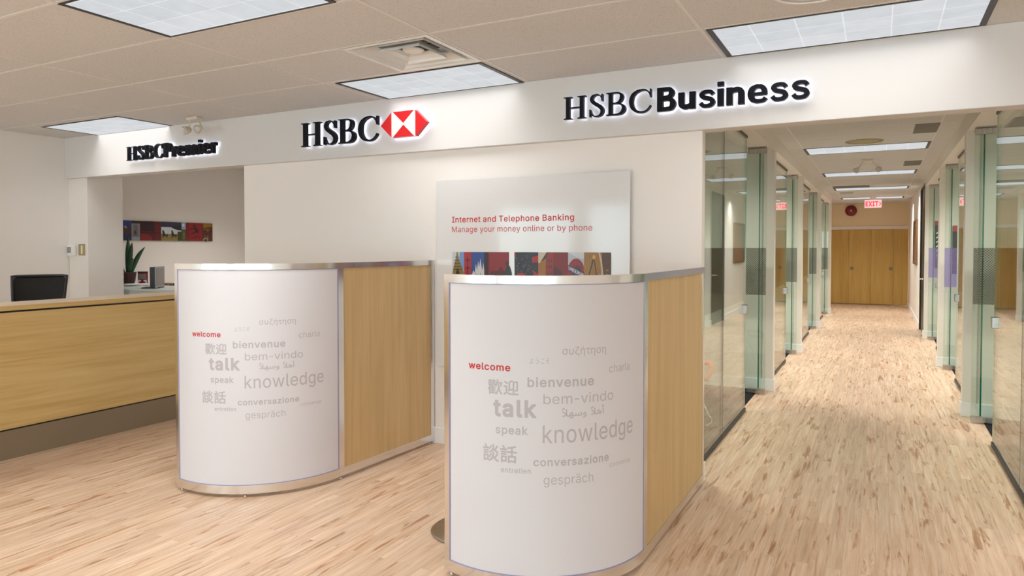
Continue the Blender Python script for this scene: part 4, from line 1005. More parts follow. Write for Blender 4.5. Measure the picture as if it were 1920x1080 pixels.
SERIF = {
 'H': [_r(.11, .26, .02, .98), _r(.74, .89, .02, .98), _r(.2, .8, .475, .525), _serif(.185, 0, True, .185), _serif(.185, 1, False, .185), _serif(.815, 0, True, .185), _serif(.815, 1, False, .185)],
 'S': [*_stroke([(.60, .70), (.565, .86), (.44, .965), (.32, .975), (.19, .92), (.135, .79), (.2, .66), (.36, .54), (.52, .42), (.605, .27), (.555, .1), (.42, .025), (.3, .025), (.16, .09), (.085, .26), (.065, .32)],
                [.03, .05, .05, .055, .10, .13, .15, .165, .165, .14, .10, .055, .05, .055, .04, .03]), _r(.575, .625, .68, .985), _r(.045, .09, .015, .34)],
 'B': [_r(.11, .26, .02, .98), _serif(.185, 0, True, .18), _serif(.185, 1, False, .18), *_stroke([(.18, .975), (.40, .975), (.56, .945), (.655, .86), (.665, .75), (.62, .62), (.50, .53), (.3, .51)], [.05, .05, .07, .12, .145, .12, .07, .05]),
       *_stroke([(.2, .515), (.46, .51), (.64, .455), (.745, .34), (.745, .2), (.66, .085), (.5, .028), (.18, .025)], [.05, .05, .07, .13, .155, .12, .065, .05])],
 'C': [*_stroke([(.93, .66), (.88, .82), (.74, .95), (.57, .975), (.36, .92), (.19, .77), (.125, .52), (.17, .27), (.32, .09), (.55, .025), (.73, .06), (.87, .18), (.93, .29)],
                [.03, .05, .055, .06, .10, .14, .165, .155, .11, .065, .05, .045, .035]), _r(.905, .955, .64, .99)],
}
def _sc(g, dx): return [([(x + dx, y) for x, y in o], []) for o, _ in g]
_arch = lambda x: _stroke([(x + .12, .40), (x + .2, .54), (x + .33, .605), (x + .45, .60), (x + .535, .53), (x + .555, .4), (x + .555, 0)], [.10, .16, .2, .21, .225, .235, .235])
HEAVY = {   # heavy grotesque letters, cap height 1
 'i': [_r(0, .235, 0, .71), _r(0, .235, .81, .99)],
 'n': [_r(0, .235, 0, .71), *_arch(0)],
 'm': [_r(0, .235, 0, .71), *_arch(0), *_arch(.43)],
 'r': [_r(0, .235, 0, .71), *_stroke([(.12, .36), (.19, .52), (.29, .6), (.43, .615)], [.10, .16, .2, .2])],
 'e': [*_stroke([(.655, .175), (.57, .085), (.44, .06), (.29, .075), (.165, .17), (.118, .355), (.165, .54), (.29, .635), (.4, .645), (.52, .61), (.595, .5), (.62, .33)], [.16, .15, .145, .165, .22, .235, .22, .165, .15, .175, .21, .19]), _r(.13, .70, .285, .41)],
 's': [*_stroke([(.565, .52), (.49, .615), (.345, .645), (.2, .615), (.135, .52), (.2, .425), (.36, .37), (.5, .31), (.55, .205), (.48, .095), (.33, .06), (.175, .085), (.09, .19)], [.17, .155, .145, .16, .19, .18, .175, .18, .19, .16, .145, .155, .17])],
 'B': [_r(0, .235, 0, 1), *_stroke([(.1, .915), (.42, .915), (.535, .88), (.585, .765), (.54, .64), (.42, .575), (.1, .57)], [.17, .17, .19, .225, .2, .165, .15]), *_stroke([(.1, .50), (.44, .5), (.58, .44), (.635, .29), (.58, .14), (.44, .085), (.1, .085)], [.15, .16, .2, .24, .205, .17, .17])],
 'P': [_r(0, .235, 0, 1), *_stroke([(.1, .915), (.40, .915), (.54, .86), (.595, .68), (.53, .5), (.39, .445), (.1, .445)], [.17, .17, .2, .235, .2, .17, .17])],
}
_un = [([(.672 - x, .71 - y) for x, y in o], []) for o, _ in HEAVY['n']]
HEAVY['u'] = _un
HW = {'i': .335, 'n': .785, 'm': 1.21, 'r': .49, 'e': .80, 's': .735, 'B': .855, 'P': .79, 'u': .785}
def heavy_layout(text):
    x = 0.0; out = []
    for ch in text:
        out.append((ch, _sc(HEAVY[ch], x))); x += HW[ch]
    return out
def serif_layout(text):
    x = 0.0; out = []
    for ch, adv in zip(text, (1.13, .78, .95, 1.0)):
        out.append((ch, [([(px + x, py) for px, py in o], []) for o, _ in SERIF[ch]])); x += adv
    return out
SER = 'HSBC'
wordmark('business_sign', 'raised black halo lit HSBC Business letters on the header, right of the emblem',
    [(SER, 'm', 0.0, -1.956, -1.334, 2.437, 0.153, 0.0), ('Business', 'i', 0.033, -1.293, -0.374, 2.433, 0.153, -0.006)])
wordmark('bank_sign', 'raised black halo lit HSBC letters left of the red hexagon emblem', [(SER, 'm', 0.0, -4.405, -3.584, 2.41, 0.2, 0.0)])
wordmark('premier_sign', 'raised black halo lit HSBC Premier letters at the left of the header',
    [(SER, 'm', 0.0, -6.783, -6.227, 2.429, 0.138, 0.0), ('Premier', 'i', 0.031, -6.208, -5.47, 2.43, 0.138, -0.012)])
# hexagon emblem
r = thing('hexagon_emblem', (-3.315, YH, 2.517), 'red and white halo lit hexagon emblem beside the central letters', 'sign')
hx = [-3.537, -3.431, -3.202, -3.096]; hz = [2.417, 2.5175, 2.618]; cx = (hx[1] + hx[2]) / 2
def prism(name, poly, m, lab):
    L = MB(); letters_mesh(L, [(poly, [])], lambda x, y, d: (x, YH - 0.066 + d, y), 0.044, 0, 1); build(name, L, [m, M['halo']], r, label=lab)
prism('left_triangle', [(hx[0], hz[1]), (hx[1], hz[0]), (hx[1], hz[2])], M['signred'], 'red triangle')
prism('right_triangle', [(hx[3], hz[1]), (hx[2], hz[2]), (hx[2], hz[0])], M['signred'], 'red triangle')
prism('top_triangle', [(hx[1] + 0.012, hz[2]), (cx, hz[1] + 0.006), (hx[2] - 0.012, hz[2])], M['signred'], 'red triangle')
prism('bottom_triangle', [(hx[1] + 0.012, hz[0]), (hx[2] - 0.012, hz[0]), (cx, hz[1] - 0.006)], M['signred'], 'red triangle')
prism('left_white', [(hx[1], hz[0]), (hx[1] + 0.012, hz[0]), (cx, hz[1] - 0.006), (cx, hz[1] + 0.006), (hx[1] + 0.012, hz[2]), (hx[1], hz[2])], M['signwht'], 'white field')
prism('right_white', [(hx[2], hz[0]), (hx[2], hz[2]), (hx[2] - 0.012, hz[2]), (cx, hz[1] + 0.006), (cx, hz[1] - 0.006), (hx[2] - 0.012, hz[0])], M['signwht'], 'white field')

# ================================================================== COLLAGE STRIPS
class Collage:
    """printed strip made of thin coloured shapes, mapped from unit coordinates"""
    def __init__(s, f): s.f = f; s.mb = MB(); s.mats = []; s.k = 0
    def poly(s, pts, c, lift=None):
        c = tuple(q * (0.62 if max(c) < 0.6 or min(c) < 0.1 else 0.85) for q in c)
        key = '%02x%02x%02x' % tuple(int(255 * q) for q in c); m = flat(key, c)
        if m not in s.mats: s.mats.append(m)
        s.k += 1; d = (s.k if lift is None else lift) * 0.00004
        letters_mesh(s.mb, [(pts, [])], lambda x, y, dd: s.f(x, y, d), 0, s.mats.index(m))
    def rect(s, a, b, c, d, col): s.poly([(a, c), (b, c), (b, d), (a, d)], col)
    def disc(s, x, y, rx, ry, col, n=20): s.poly([(x + rx * math.cos(6.2832 * i / n), y + ry * math.sin(6.2832 * i / n)) for i in range(n)], col)
    def done(s, name, parent, label=None): return build(name, s.mb, s.mats, parent, label=label)

# ---- large white panel on the feature wall
yp = YW - 0.035
r = thing('banking_panel', (-2.28, YW, 1.0), 'large glossy white panel about telephone banking on the blush wall', 'wall panel')
build('board', MB().box(-3.062, -1.497, yp, yp + 0.012, 0.62, 2.068, bev=0.002), M['poster'], r)
for x in (-2.95, -1.6):
    for z in (0.75, 1.98): build('standoff', MB().lathe([(0.012, yp + 0.012), (0.012, YW)], (x, 0, z), 'y', 12), M['chrome'], r)
for nm, text, bold, a, b, zb, h, m in (('heading', 'Internet and Telephone Banking', 0.012, -2.921, -1.905, 1.7405, 0.043, M['txred']),
                                       ('subheading', 'Manage your money online or by phone', 0.0, -2.921, -1.768, 1.6655, 0.043, M['txred'])):
    lay = layout(text, 'i', bold, 0.012); bb = bounds(lay); sx = (b - a) / (bb[1] - bb[0]); sz = h / 0.5087
    pos = 0
    for word in text.split(' '):        # layout keeps the order of the letters
        L = MB()
        for ch, g in lay[pos:pos + len(word)]: letters_mesh(L, g, lambda x, y, d: (a + (x - bb[0]) * sx, yp - 0.0006, zb + y * sz))
        pos += len(word)
        build(nm + '_word', L, m, r, label=('bold' if bold > 0 else 'light') + ' red word ' + word)
# strip of holiday pictures: x measured in metres from the left end, y in metres above the strip foot
KX = [(0, 0), (.115, .113), (.18, .177), (.297, .291), (.515, .502), (.566, .548), (.776, .743), (1.038, .977), (1.195, 1.098), (1.455, 1.295), (2, 1.6)]
def strip_x(x):
    for (a, b), (c, d) in zip(KX, KX[1:]):
        if x <= c: return b + (d - b) * (x - a) / (c - a)
C_ = Collage(lambda x, y, d: (-2.925 + strip_x(x), yp - 0.0006 - d, 1.275 + y)); H_ = 0.238
C_.rect(0.006, .115, 0, H_, (0.62, 0.66, 0.74)); C_.poly([(.06, .12), (.115, .1), (.115, H_), (.075, H_)], (0.18, 0.34, 0.66))
C_.poly([(0.0, 0), (.115, 0), (.112, .09), (.088, .14), (.066, .19), (.058, H_), (.046, H_), (.04, .19), (.02, .13), (0.006, .06)], (0.36, 0.25, 0.07))
for k in range(5): C_.rect(.016 + k * .004, .096 - k * .008, .10 + k * .024, .106 + k * .024, (0.09, 0.06, 0.02))
C_.poly([(.03, .05), (.055, .12), (.085, .05)], (0.06, 0.04, 0.02))
C_.rect(.115, .18, 0, H_, (0.60, 0.03, 0.04))
for yy in (.17, .11, .06): C_.rect(.13, .165, yy, yy + .012, (0.10, 0.01, 0.02)); C_.rect(.144, .152, yy - .02, yy + .03, (0.10, 0.01, 0.02))
C_.rect(.18, .297, 0, H_, (0.04, 0.10, 0.40))
C_.poly([(.18, 0), (.297, 0), (.297, .10), (.288, .16), (.28, .10), (.27, .14), (.262, .19), (.252, .12), (.243, .17), (.232, .10), (.222, .15), (.212, .08), (.2, .1), (.18, .05)], (0.66, 0.66, 0.68))
for k in range(5): C_.rect(.2 + k * .02, .206 + k * .02, 0, .07 + .01 * (k % 2), (0.30, 0.30, 0.34))
C_.rect(.297, .515, 0, H_, (0.27, 0.012, 0.016)); C_.rect(.297, .335, 0, H_, (0.05, 0.01, 0.012)); C_.rect(.345, .515, .1, H_, (0.36, 0.015, 0.02))
C_.poly([(.34, 0), (.515, 0), (.515, .09), (.47, .1), (.44, .13), (.42, .1), (.36, .09)], (0.13, 0.01, 0.012))
C_.poly([(.43, 0), (.55, 0), (.54, .09), (.525, .13), (.505, .15), (.49, .12), (.47, .08), (.45, .07)], (0.05, 0.04, 0.04)); C_.disc(.498, .155, .013, .018, (0.05, 0.04, 0.04))
C_.rect(.566, .776, 0, H_, (0.03, 0.03, 0.05))
for k in range(60): 
    a, b = random.uniform(.575, .765), random.uniform(.02, .225); C_.disc(a, b, .004, .004, random.choice([(0.3, 0.3, 0.34), (0.12, 0.12, 0.2), (0.25, 0.2, 0.16)]), 6)
C_.disc(.626, .052, .046, .036, (0.60, 0.02, 0.02)); C_.poly([(.72, .2), (.776, .215), (.776, .17), (.725, .16)], (0.60, 0.02, 0.02)); C_.poly([(.725, .11), (.776, .08), (.776, .05), (.74, .07)], (0.60, 0.02, 0.02)); C_.rect(.566, .58, .205, H_, (0.5, .02, .03))
C_.rect(.776, 1.038, 0, H_, (0.50, 0.20, 0.03)); C_.poly([(.80, H_), (.90, H_), (.86, .2), (.80, .17)], (0.10, 0.05, 0.02)); C_.poly([(.776, H_), (.85, H_), (.79, .16), (.776, .16)], (0.62, 0.55, 0.42))
C_.poly([(.835, 0), (1.038, 0), (1.038, H_), (.86, H_), (.845, .17)], (0.42, 0.035, 0.02)); C_.rect(.91, 1.038, 0, H_, (0.30, 0.012, 0.015))
for k in range(4):
    for q in range(3): C_.rect(.848 + q * .02, .858 + q * .02, .03 + k * .045, .055 + k * .045, (0.14, 0.03, 0.02))
C_.poly([(.91, 0), (1.0, 0), (.99, .1), (.93, .14), (.91, .12)], (0.12, 0.01, 0.01))
C_.rect(1.038, 1.195, 0, H_, (0.50, 0.54, 0.62)); C_.poly([(1.038, H_), (1.195, H_), (1.195, .19), (1.1, .21)], (0.66, 0.69, 0.74))
C_.poly([(1.118 + .085 * math.cos(q * .2618) if 1.118 + .085 * math.cos(q * .2618) < 1.195 else 1.195, max(0, .095 + .1 * math.sin(q * .2618))) for q in range(24)], (0.42, 0.02, 0.03))
C_.poly([(1.125 + .05 * math.cos(q * .2618), max(0, .085 + .06 * math.sin(q * .2618))) for q in range(24)], (0.06, 0.05, 0.05))
C_.poly([(1.038, .11), (1.195, .055), (1.195, .095), (1.038, .148)], (0.055, 0.05, 0.25))
C_.rect(1.195, 1.455, 0, H_, (0.48, 0.22, 0.03)); C_.rect(1.37, 1.455, 0, H_, (0.14, 0.05, 0.015))
C_.poly([(1.36, 0), (1.375, 0), (1.382, .1), (1.37, .18), (1.35, H_), (1.335, H_), (1.355, .17), (1.365, .1)], (0.66, 0.48, 0.30))
for q in range(14):
    an = 0.2 + q * 0.2; C_.poly([(1.275, .02), (1.275 + .1 * math.cos(an), .03 + .17 * math.sin(an)), (1.28 + .1 * math.cos(an), .035 + .17 * math.sin(an))], (0.66, 0.40, 0.08))
C_.poly([(1.215, .01), (1.225, .01), (1.295, .2), (1.287, .21)], (0.05, 0.03, 0.02)); C_.poly([(1.29, .2), (1.298, .2), (1.335, .02), (1.325, .02)], (0.05, 0.03, 0.02))
C_.poly([(1.225, .055), (1.33, .075), (1.33, .088), (1.225, .068)], (0.05, 0.03, 0.02)); C_.disc(1.293, .205, .014, .016, (0.70, 0.45, 0.10))
for k in range(4): C_.rect(1.41, 1.435, .02 + k * .03, .03 + k * .03, (0.45, 0.25, 0.06))
strip = C_.done('picture_strip', r, 'row of small holiday pictures')
lay = layout('UNDERGR', 'i', 0.01, 0.01); bb = bounds(lay); sx = 0.145 / (bb[1] - bb[0]); L = MB()
for ch, g in lay: letters_mesh(L, g, lambda x, y, d: (-2.925 + strip_x(1.045 + (x - bb[0]) * sx), yp - 0.0085, 1.275 + .1165 - .355 * (x - bb[0]) * sx + y * 0.048))
build('lettering', L, M['paper'], strip)

# ---- art strip in the alcove, on the wall facing the corridor
xa = -8.75
r = thing('art_strip', (xa, 6.2, 1.77), 'long colourful strip of nature pictures on the alcove wall', 'picture')
ya0, ya1, za0, za1 = 5.05, 7.125, 1.643, 1.904
build('backing', MB().box(xa, xa + 0.022, ya0, ya1, za0, za1), M['black'], r)
Hh = za1 - za0; k_ = 1.397 / 1062.0      # metres per photographed unit
A_ = Collage(lambda x, y, d: (xa + 0.0226 + d, 5.727 + x * k_, za0 + y * Hh)); u0 = -510
A_.rect(u0, 100, 0, 1, (0.02, 0.025, 0.12)); A_.rect(u0, 100, .62, 1, (0.03, 0.06, 0.32)); A_.poly([(u0, .3), (100, .35), (100, .7), (60, .62), (30, .75), (0, .6), (-60, .7), (-140, .55), (u0, .7)], (0.10, 0.035, 0.035)); A_.poly([(20, .68), (35, .75), (55, .64), (40, .6)], (0.5, 0.5, 0.5))
A_.rect(100, 190, 0, 1, (0.36, 0.36, 0.38)); A_.rect(100, 190, .86, 1, (0.03, 0.02, 0.02)); A_.poly([(115, .2), (175, .2), (165, .8), (125, .8)], (0.22, 0.22, 0.24)); A_.disc(140, .4, 12, .1, (0.06, 0.06, 0.07)); A_.rect(100, 190, 0, .18, (0.45, 0.45, 0.55))
A_.rect(190, 428, 0, 1, (0.12, 0.006, 0.01)); A_.rect(360, 428, 0, 1, (0.20, 0.01, 0.012)); A_.poly([(200, 0), (330, 0), (320, .2), (270, .33), (200, .38)], (0.34, 0.012, 0.02)); A_.rect(200, 350, .5, .98, (0.035, 0.008, 0.008)); A_.rect(190, 428, .38, .42, (0.05, .005, .006))
A_.rect(428, 668, 0, 1, (0.055, 0.04, 0.10)); A_.rect(428, 668, .35, .72, (0.62, 0.68, 0.74)); A_.poly([(540, .72), (668, .85), (668, .55), (600, .6)], (0.02, 0.02, 0.025)); A_.rect(428, 668, 0, .37, (0.38, 0.28, 0.07)); A_.rect(620, 668, 0, .5, (0.07, 0.07, 0.02))
for cx_ in (465, 570):
    A_.poly([(cx_ - 25, .55), (cx_ - 10, .56), (cx_ + 12, .3), (cx_ + 38, .36), (cx_ + 40, .3), (cx_ + 30, .12), (cx_ + 20, .25), (cx_ - 10, .22), (cx_ - 22, .08), (cx_ - 22, .3)], (0.015, 0.015, 0.015))
A_.rect(668, 720, 0, 1, (0.10, 0.09, 0.03)); A_.rect(668, 720, .62, 1, (0.30, 0.42, 0.62)); A_.disc(690, .85, 16, .08, (0.75, 0.75, 0.78)); A_.disc(695, .3, 14, .25, (0.20, 0.20, 0.05))
A_.rect(720, 925, 0, 1, (0.44, 0.012, 0.02)); A_.rect(720, 765, 0, 1, (0.26, 0.01, 0.015))
A_.disc(828, .84, 14, .07, (0.03, 0.01, 0.012)); A_.poly([(812, .78), (845, .76), (878, .62), (890, .5), (870, .42), (845, .47), (800, .36), (780, .32), (780, .37), (820, .47), (838, .56), (822, .66), (765, .62), (765, .66), (825, .72)], (0.03, 0.01, 0.012)); A_.poly([(780, .1), (900, .2), (890, .3), (800, .2)], (0.22, .01, .015))
A_.rect(925, 1062, 0, 1, (0.16, 0.03, 0.015)); A_.poly([(940, .75), (1062, .8), (1062, 1), (940, 1)], (0.48, 0.25, 0.02))
for q in range(26):
    a, b = random.uniform(930, 1050), random.uniform(.05, .9); A_.poly([(a, b), (a + random.uniform(6, 26), b + random.uniform(-.2, .2)), (a + random.uniform(2, 18), b + random.uniform(-.05, .12))], random.choice([(0.42, 0.24, 0.02), (0.30, 0.12, 0.02), (0.05, 0.02, 0.02), (0.50, 0.34, 0.06)]))
A_.disc(970, .08, 34, .11, (0.50, 0.48, 0.30)); A_.disc(970, .05, 22, .07, (0.10, 0.05, 0.02)); A_.rect(1056, 1062, 0, 1, (0.05, 0.02, 0.08))
A_.done('print', r)

# ================================================================== CURVED PARTITIONS
WORDS = [  # text, font, bold, arc left, arc right, base, height
    ('welcome', 'i', .018, 1.003, .793, .9955, .031), ('ようこそ', 'c', 0, .705, .614, 1.031, .025), ('συζήτηση', 'i', 0.004, .557, .337, 1.07, .036),
    ('charla', 'i', 0, .319, .179, .976, .037), ('歡迎', 'c', 0.006, .902, .754, .886, .070), ('bienvenue', 'i', .018, .715, .403, .928, .0435),
    ('talk', 'i', .03, .874, .674, .793, .075), ('bem-vindo', 'i', 0, .643, .293, .851, .0465), ('ARABIC', 'a', 0.006, .558, .347, .794, .041),
    ('speak', 'i', .018, .863, .713, .713, .037), ('knowledge', 'i', 0.002, .646, .151, .677, .079), ('談話', 'c', 0.006, .926, .762, .582, .080),
    ('conversazione', 'i', .02, .688, .319, .5745, .036), ('entretien', 'i', .013, .838, .699, .539, .0235), ('conversa', 'i', 0, .313, .172, .542, .017),
    ('gespräch', 'i', 0, .642, .405, .491, .0425)]
ARAB = '\uFEFC\u064B\uFEEC\uFEB3\uFEED \uFEFC\u064B\uFEEB\uFE83'

def curved_partition(Xs, Ys, R, th, ell, H, yend, label, toe=0.0):
    run = lambda y: Xs + toe * (y - Ys) / (yend - Ys)      # the straight side leans out a little
    zb = 0.022; T = 0.045
    cx = Xs - R
    def arc(s, off=0.0):
        a = s / R
        return (cx + (R - off) * math.cos(a), Ys - (R - off) * ell * math.sin(a))
    root = thing('curved_partition', (Xs - R * 0.5, Ys, 0), label, 'partition', 'curved banking partitions')
    Lc = R * th; N = 48
    # plan path of the outer face: from the left end round to the seam, then straight to the wall
    def path(off, s0=0.0, s1=None, straight=True):
        s1 = Lc if s1 is None else s1
        p = [arc(s1 + (s0 - s1) * i / N, off) for i in range(N + 1)]
        if straight: p += [(run(Ys + (yend - Ys) * i / 3) - off, Ys + (yend - Ys) * i / 3) for i in range(1, 4)]
        return p
    w = 0.036
    build('top_rail', MB().strip(path(0), T, H - 0.037, H), M['alu'], root)
    build('bottom_rail', MB().strip(path(0), T, zb, zb + 0.052), M['alu'], root)
    z0, z1 = zb + 0.052, H - 0.037
    build('post', MB().strip([arc(Lc - w * i / 3) for i in range(4)], T, z0, z1), M['alu'], root, label='left end post')
    build('post', MB().strip([arc(0.028 - 0.014 * i) for i in range(3)] + [(Xs, Ys + 0.012), (Xs, Ys + 0.022)], T, z0, z1), M['alu'], root, label='post at the seam')
    build('post', MB().strip([(run(y), y) for y in (yend - 0.04, yend - 0.02, yend)], T, z0, z1), M['alu'], root, label='end post at the wall')
    sa, sb = 0.028, Lc - w
    gk = MB(); d = 0.0035
    gk.strip(path(d, sa, sa + 0.005, False), 0.03, z0, z1).strip(path(d, sb - 0.005, sb, False), 0.03, z0, z1)
    gk.strip(path(d, sa, sb, False), 0.03, z0, z0 + 0.004).strip(path(d, sa, sb, False), 0.03, z1 - 0.004, z1)
    build('gasket', gk, M['gasket'], root)
    pn = MB().strip(path(0.005, sa + 0.005, sb - 0.005, False), 0.03, z0 + 0.004, z1 - 0.004)
    panel = build('white_panel', pn, M['panel'], root)
    for text, font, bold, sl, sr, base, h in WORDS:
        lay = layout(ARAB if text == 'ARABIC' else text, font, bold, 0.008 if font == 'i' else 0.0); bb = bounds(lay)
        sx = (sl - sr) / (bb[1] - bb[0])
        low = bb[2] if font == 'c' else 0.0
        if text == 'ARABIC': low = 0.0
        sz = h / (bb[3] - low)
        L = MB(); flatm = MB()
        for ch, g in lay: letters_mesh(flatm, g, lambda x, y, dd: (sl - (x - bb[0]) * sx, 0.0, base + (y - low) * sz))
        bm = bmesh.new(); vs = [bm.verts.new(v) for v in flatm.v]
        for f in flatm.f:
            try: bm.faces.new([vs[i] for i in f])
            except ValueError: pass
        s = sr + 0.015
        while s < sl:
            bmesh.ops.bisect_plane(bm, geom=bm.verts[:] + bm.edges[:] + bm.faces[:], plane_co=(s, 0, 0), plane_no=(1, 0, 0)); s += 0.015
        for v in bm.verts:
            p = arc(v.co.x, 0.0045); v.co = (p[0], p[1], v.co.z)
        L.from_bm(bm); bm.free()
        build('printed_word', L, M['txred'] if text == 'welcome' else M['txgrey'], panel, label='red printed welcome' if text == 'welcome' else None)
    build('wood_panel', MB().strip([(run(y) - 0.006, y) for y in (Ys + 0.022, (Ys + yend) / 2, yend - 0.04)], 0.03, z0, z1), M['oakv'], root)
    for p in (arc(Lc - 0.03, T / 2), arc(Lc * 0.55, T / 2), (Xs - T / 2, Ys), (run(yend - 0.04) - T / 2, yend - 0.04)):
        build('levelling_foot', MB().lathe([(0.013, 0.0), (0.013, 0.005), (0.006, 0.008), (0.006, zb + 0.002)], (p[0], p[1], 0), n=14), M['chrome'], root)
    return root
curved_partition(-3.163, 3.594, 0.658, 1.796, 1.007, 1.447, YW - 0.016, 'curved white and oak partition nearer the desk, standing left and farther back', 0.06)
curved_partition(-0.997, 3.318, 0.60, 1.935, 0.98, 1.421, YW - 0.016, 'curved white and oak partition nearest the camera, beside the corridor')

# round floor plate of a stool behind the front partition
r = thing('pedestal_stool', (-1.98, 3.3, 0), 'stool on a round metal base, mostly hidden behind the front partition', 'stool')
build('base', MB().lathe([(0.215, 0.0), (0.22, 0.008), (0.21, 0.014), (0.05, 0.022), (0.03, 0.03)], (-1.96, 3.26, 0), n=48), M['steel'], r)
build('column', MB().lathe([(0.03, 0.02), (0.03, 0.62)], (-1.96, 3.26, 0)), M['steel'], r)
build('seat', MB().lathe([(0.10, 0.62), (0.13, 0.63), (0.14, 0.65), (0.12, 0.67), (0.001, 0.675)], (-1.96, 3.26, 0)), M['black'], r)

# ================================================================== RECEPTION DESK AND WHAT STANDS ABOUT IT
xd, yd0, yd1 = -5.615, 0.6, 4.5
r = thing('reception_desk', (xd - 0.2, 2.5, 0), 'long oak fronted reception desk at the left edge', 'desk')
build('worktop', MB().box(xd - 0.42, xd, yd0, yd1, 1.087, 1.122, bev=0.002), M['topwood'], r)
build('top_edge', MB().box(xd - 0.003, xd + 0.004, yd0, yd1, 1.0865, 1.1205), M['oakh'], r)
build('reveal', MB().box(xd - 0.05, xd - 0.012, yd0, yd1, 1.066, 1.087), M['black'], r)
build('front_panel', MB().box(xd - 0.04, xd + 0.004, yd0, yd1, 0.222, 1.072, bev=0.0015), M['oakh'], r)
build('lower_reveal', MB().box(xd - 0.05, xd - 0.008, yd0, yd1, 0.208, 0.222), M['black'], r)
build('kickboard', MB().box(xd - 0.045, xd, yd0, yd1, 0.0, 0.21), M['kick'], r)
build('end_panel', MB().box(xd - 0.42, xd - 0.04, yd1 - 0.03, yd1, 0, 1.087), M['oakh'], r)
build('end_panel', MB().box(xd - 0.42, xd - 0.04, yd0, yd0 + 0.03, 0, 1.087), M['oakh'], r)

# office chair behind the desk
cx0, cy0 = -6.65, 3.56
r = thing('office_chair', (cx0, cy0, 0), 'black mesh backed office chair behind the reception desk', 'chair')
A = math.radians(-30); ca, sa_ = math.cos(A), math.sin(A)
def cl(f, s, z): return (cx0 + f * ca - s * sa_, cy0 + f * sa_ + s * ca, z)     # forward, sideways, up
bk = MB(); n = 14
def bp(u, v, off=0.0):      # backrest surface: u -1..1 across, v 0..1 up
    hwid = 0.18 + 0.03 * v
    return cl(-0.25 - 0.045 * v * v + 0.05 * u * u + off, -u * hwid + 0.02 * v, 0.86 + 0.425 * v)
vs = []; fs = []
for off in (0, -0.012):
    for j in range(9):
        for i in range(n + 1): vs.append(bp(-0.94 + 1.88 * i / n, 0.03 + 0.94 * j / 8, off))
m_ = (n + 1) * 9
for j in range(8):
    for i in range(n):
        a = j * (n + 1) + i; fs += [(a, a + 1, a + n + 2, a + n + 1), (m_ + a, m_ + a + n + 1, m_ + a + n + 2, m_ + a + 1)]
bk.add(vs, fs, 0, True); build('backrest', bk, M['mesh'], r)
loop = [bp(-1 + 2 * i / 12, 1) for i in range(13)] + [bp(1, 1 - i / 8) for i in range(1, 9)] + [bp(1 - 2 * i / 12, 0) for i in range(1, 13)] + [bp(-1, i / 8) for i in range(1, 8)]
build('back_frame', MB().tube(loop, 0.014, 8, closed=True), M['black'], r)
st = MB(); bm = bmesh.new(); bmesh.ops.create_cube(bm, size=1)
for v in bm.verts: v.co = (v.co.x * 0.46, v.co.y * 0.48, v.co.z * 0.07)
bmesh.ops.bevel(bm, geom=bm.edges[:], offset=0.03, segments=3, affect='EDGES')
for v in bm.verts: v.co = cl(v.co.x, v.co.y, v.co.z + 0.80)
st.from_bm(bm, 0, True); bm.free(); build('seat', st, M['black'], r)
for s in (-1, 1):
    arm = MB().tube([cl(-0.02, s * 0.2, 0.79), cl(-0.02, s * 0.29, 0.80), cl(0.0, s * 0.3, 0.92), cl(0.0, s * 0.3, 1.02)], 0.014, 8)
    arm.tube([cl(-0.11, s * 0.3, 1.03), cl(-0.09, s * 0.3, 1.035), cl(0.12, s * 0.3, 1.035), cl(0.14, s * 0.3, 1.03)], [0.012, 0.022, 0.022, 0.012], 8)
    build('armrest', arm, M['black'], r)
build('back_bar', MB().tube([cl(-0.05, 0, 0.77), cl(-0.27, 0, 0.79), cl(-0.285, 0, 0.9), cl(-0.29, 0, 1.05)], 0.018, 8), M['black'], r)
build('gas_column', MB().lathe([(0.03, 0.08), (0.03, 0.45), (0.02, 0.45), (0.02, 0.77)], (cx0, cy0, 0)), M['chrome'], r)
for k in range(5):
    q = 2 * math.pi * k / 5 + 0.3; e = (cx0 + 0.3 * math.cos(q), cy0 + 0.3 * math.sin(q))
    leg = MB().tube([(cx0, cy0, 0.1), ((cx0 + e[0]) / 2, (cy0 + e[1]) / 2, 0.09), (e[0], e[1], 0.065)], [0.03, 0.022, 0.016], 8)
    lo = build('leg', leg, M['black'], r)
    cs = MB().lathe([(0.02, -0.022), (0.028, -0.018), (0.028, 0.018), (0.02, 0.022)], (0, 0, 0), 'y', 16)
    rz = Matrix.Rotation(q, 4, 'Z'); cs.v = [tuple(rz @ Vector(v) + Vector((e[0], e[1], 0.028))) for v in cs.v]
    build('caster', cs, M['black'], lo)

# thermostat and brass plate on the wall stub
r = thing('thermostat', (-7.885, 4.6, 1.515), 'white rounded thermostat on the wall stub by the corner', 'thermostat')
build('case', MB().box(-7.933, -7.80, 4.562, 4.6, 1.452, 1.578, bev=0.016), M['white'], r)
build('display', MB().box(-7.915, -7.85, 4.559, 4.565, 1.49, 1.555, bev=0.002), M['grey'], r)
r = thing('switch_plate', (-7.70, 4.6, 1.52), 'small brass plate right of the thermostat', 'switch')
build('plate', MB().box(-7.752, -7.65, 4.585, 4.6, 1.462, 1.585, bev=0.003), M['brass'], r)
build('slot', MB().box(-7.715, -7.695, 4.581, 4.587, 1.47, 1.577), M['kick'], r)
build('lever_cover', MB().box(-7.69, -7.665, 4.572, 4.587, 1.475, 1.572, bev=0.003), M['yellow'], r)

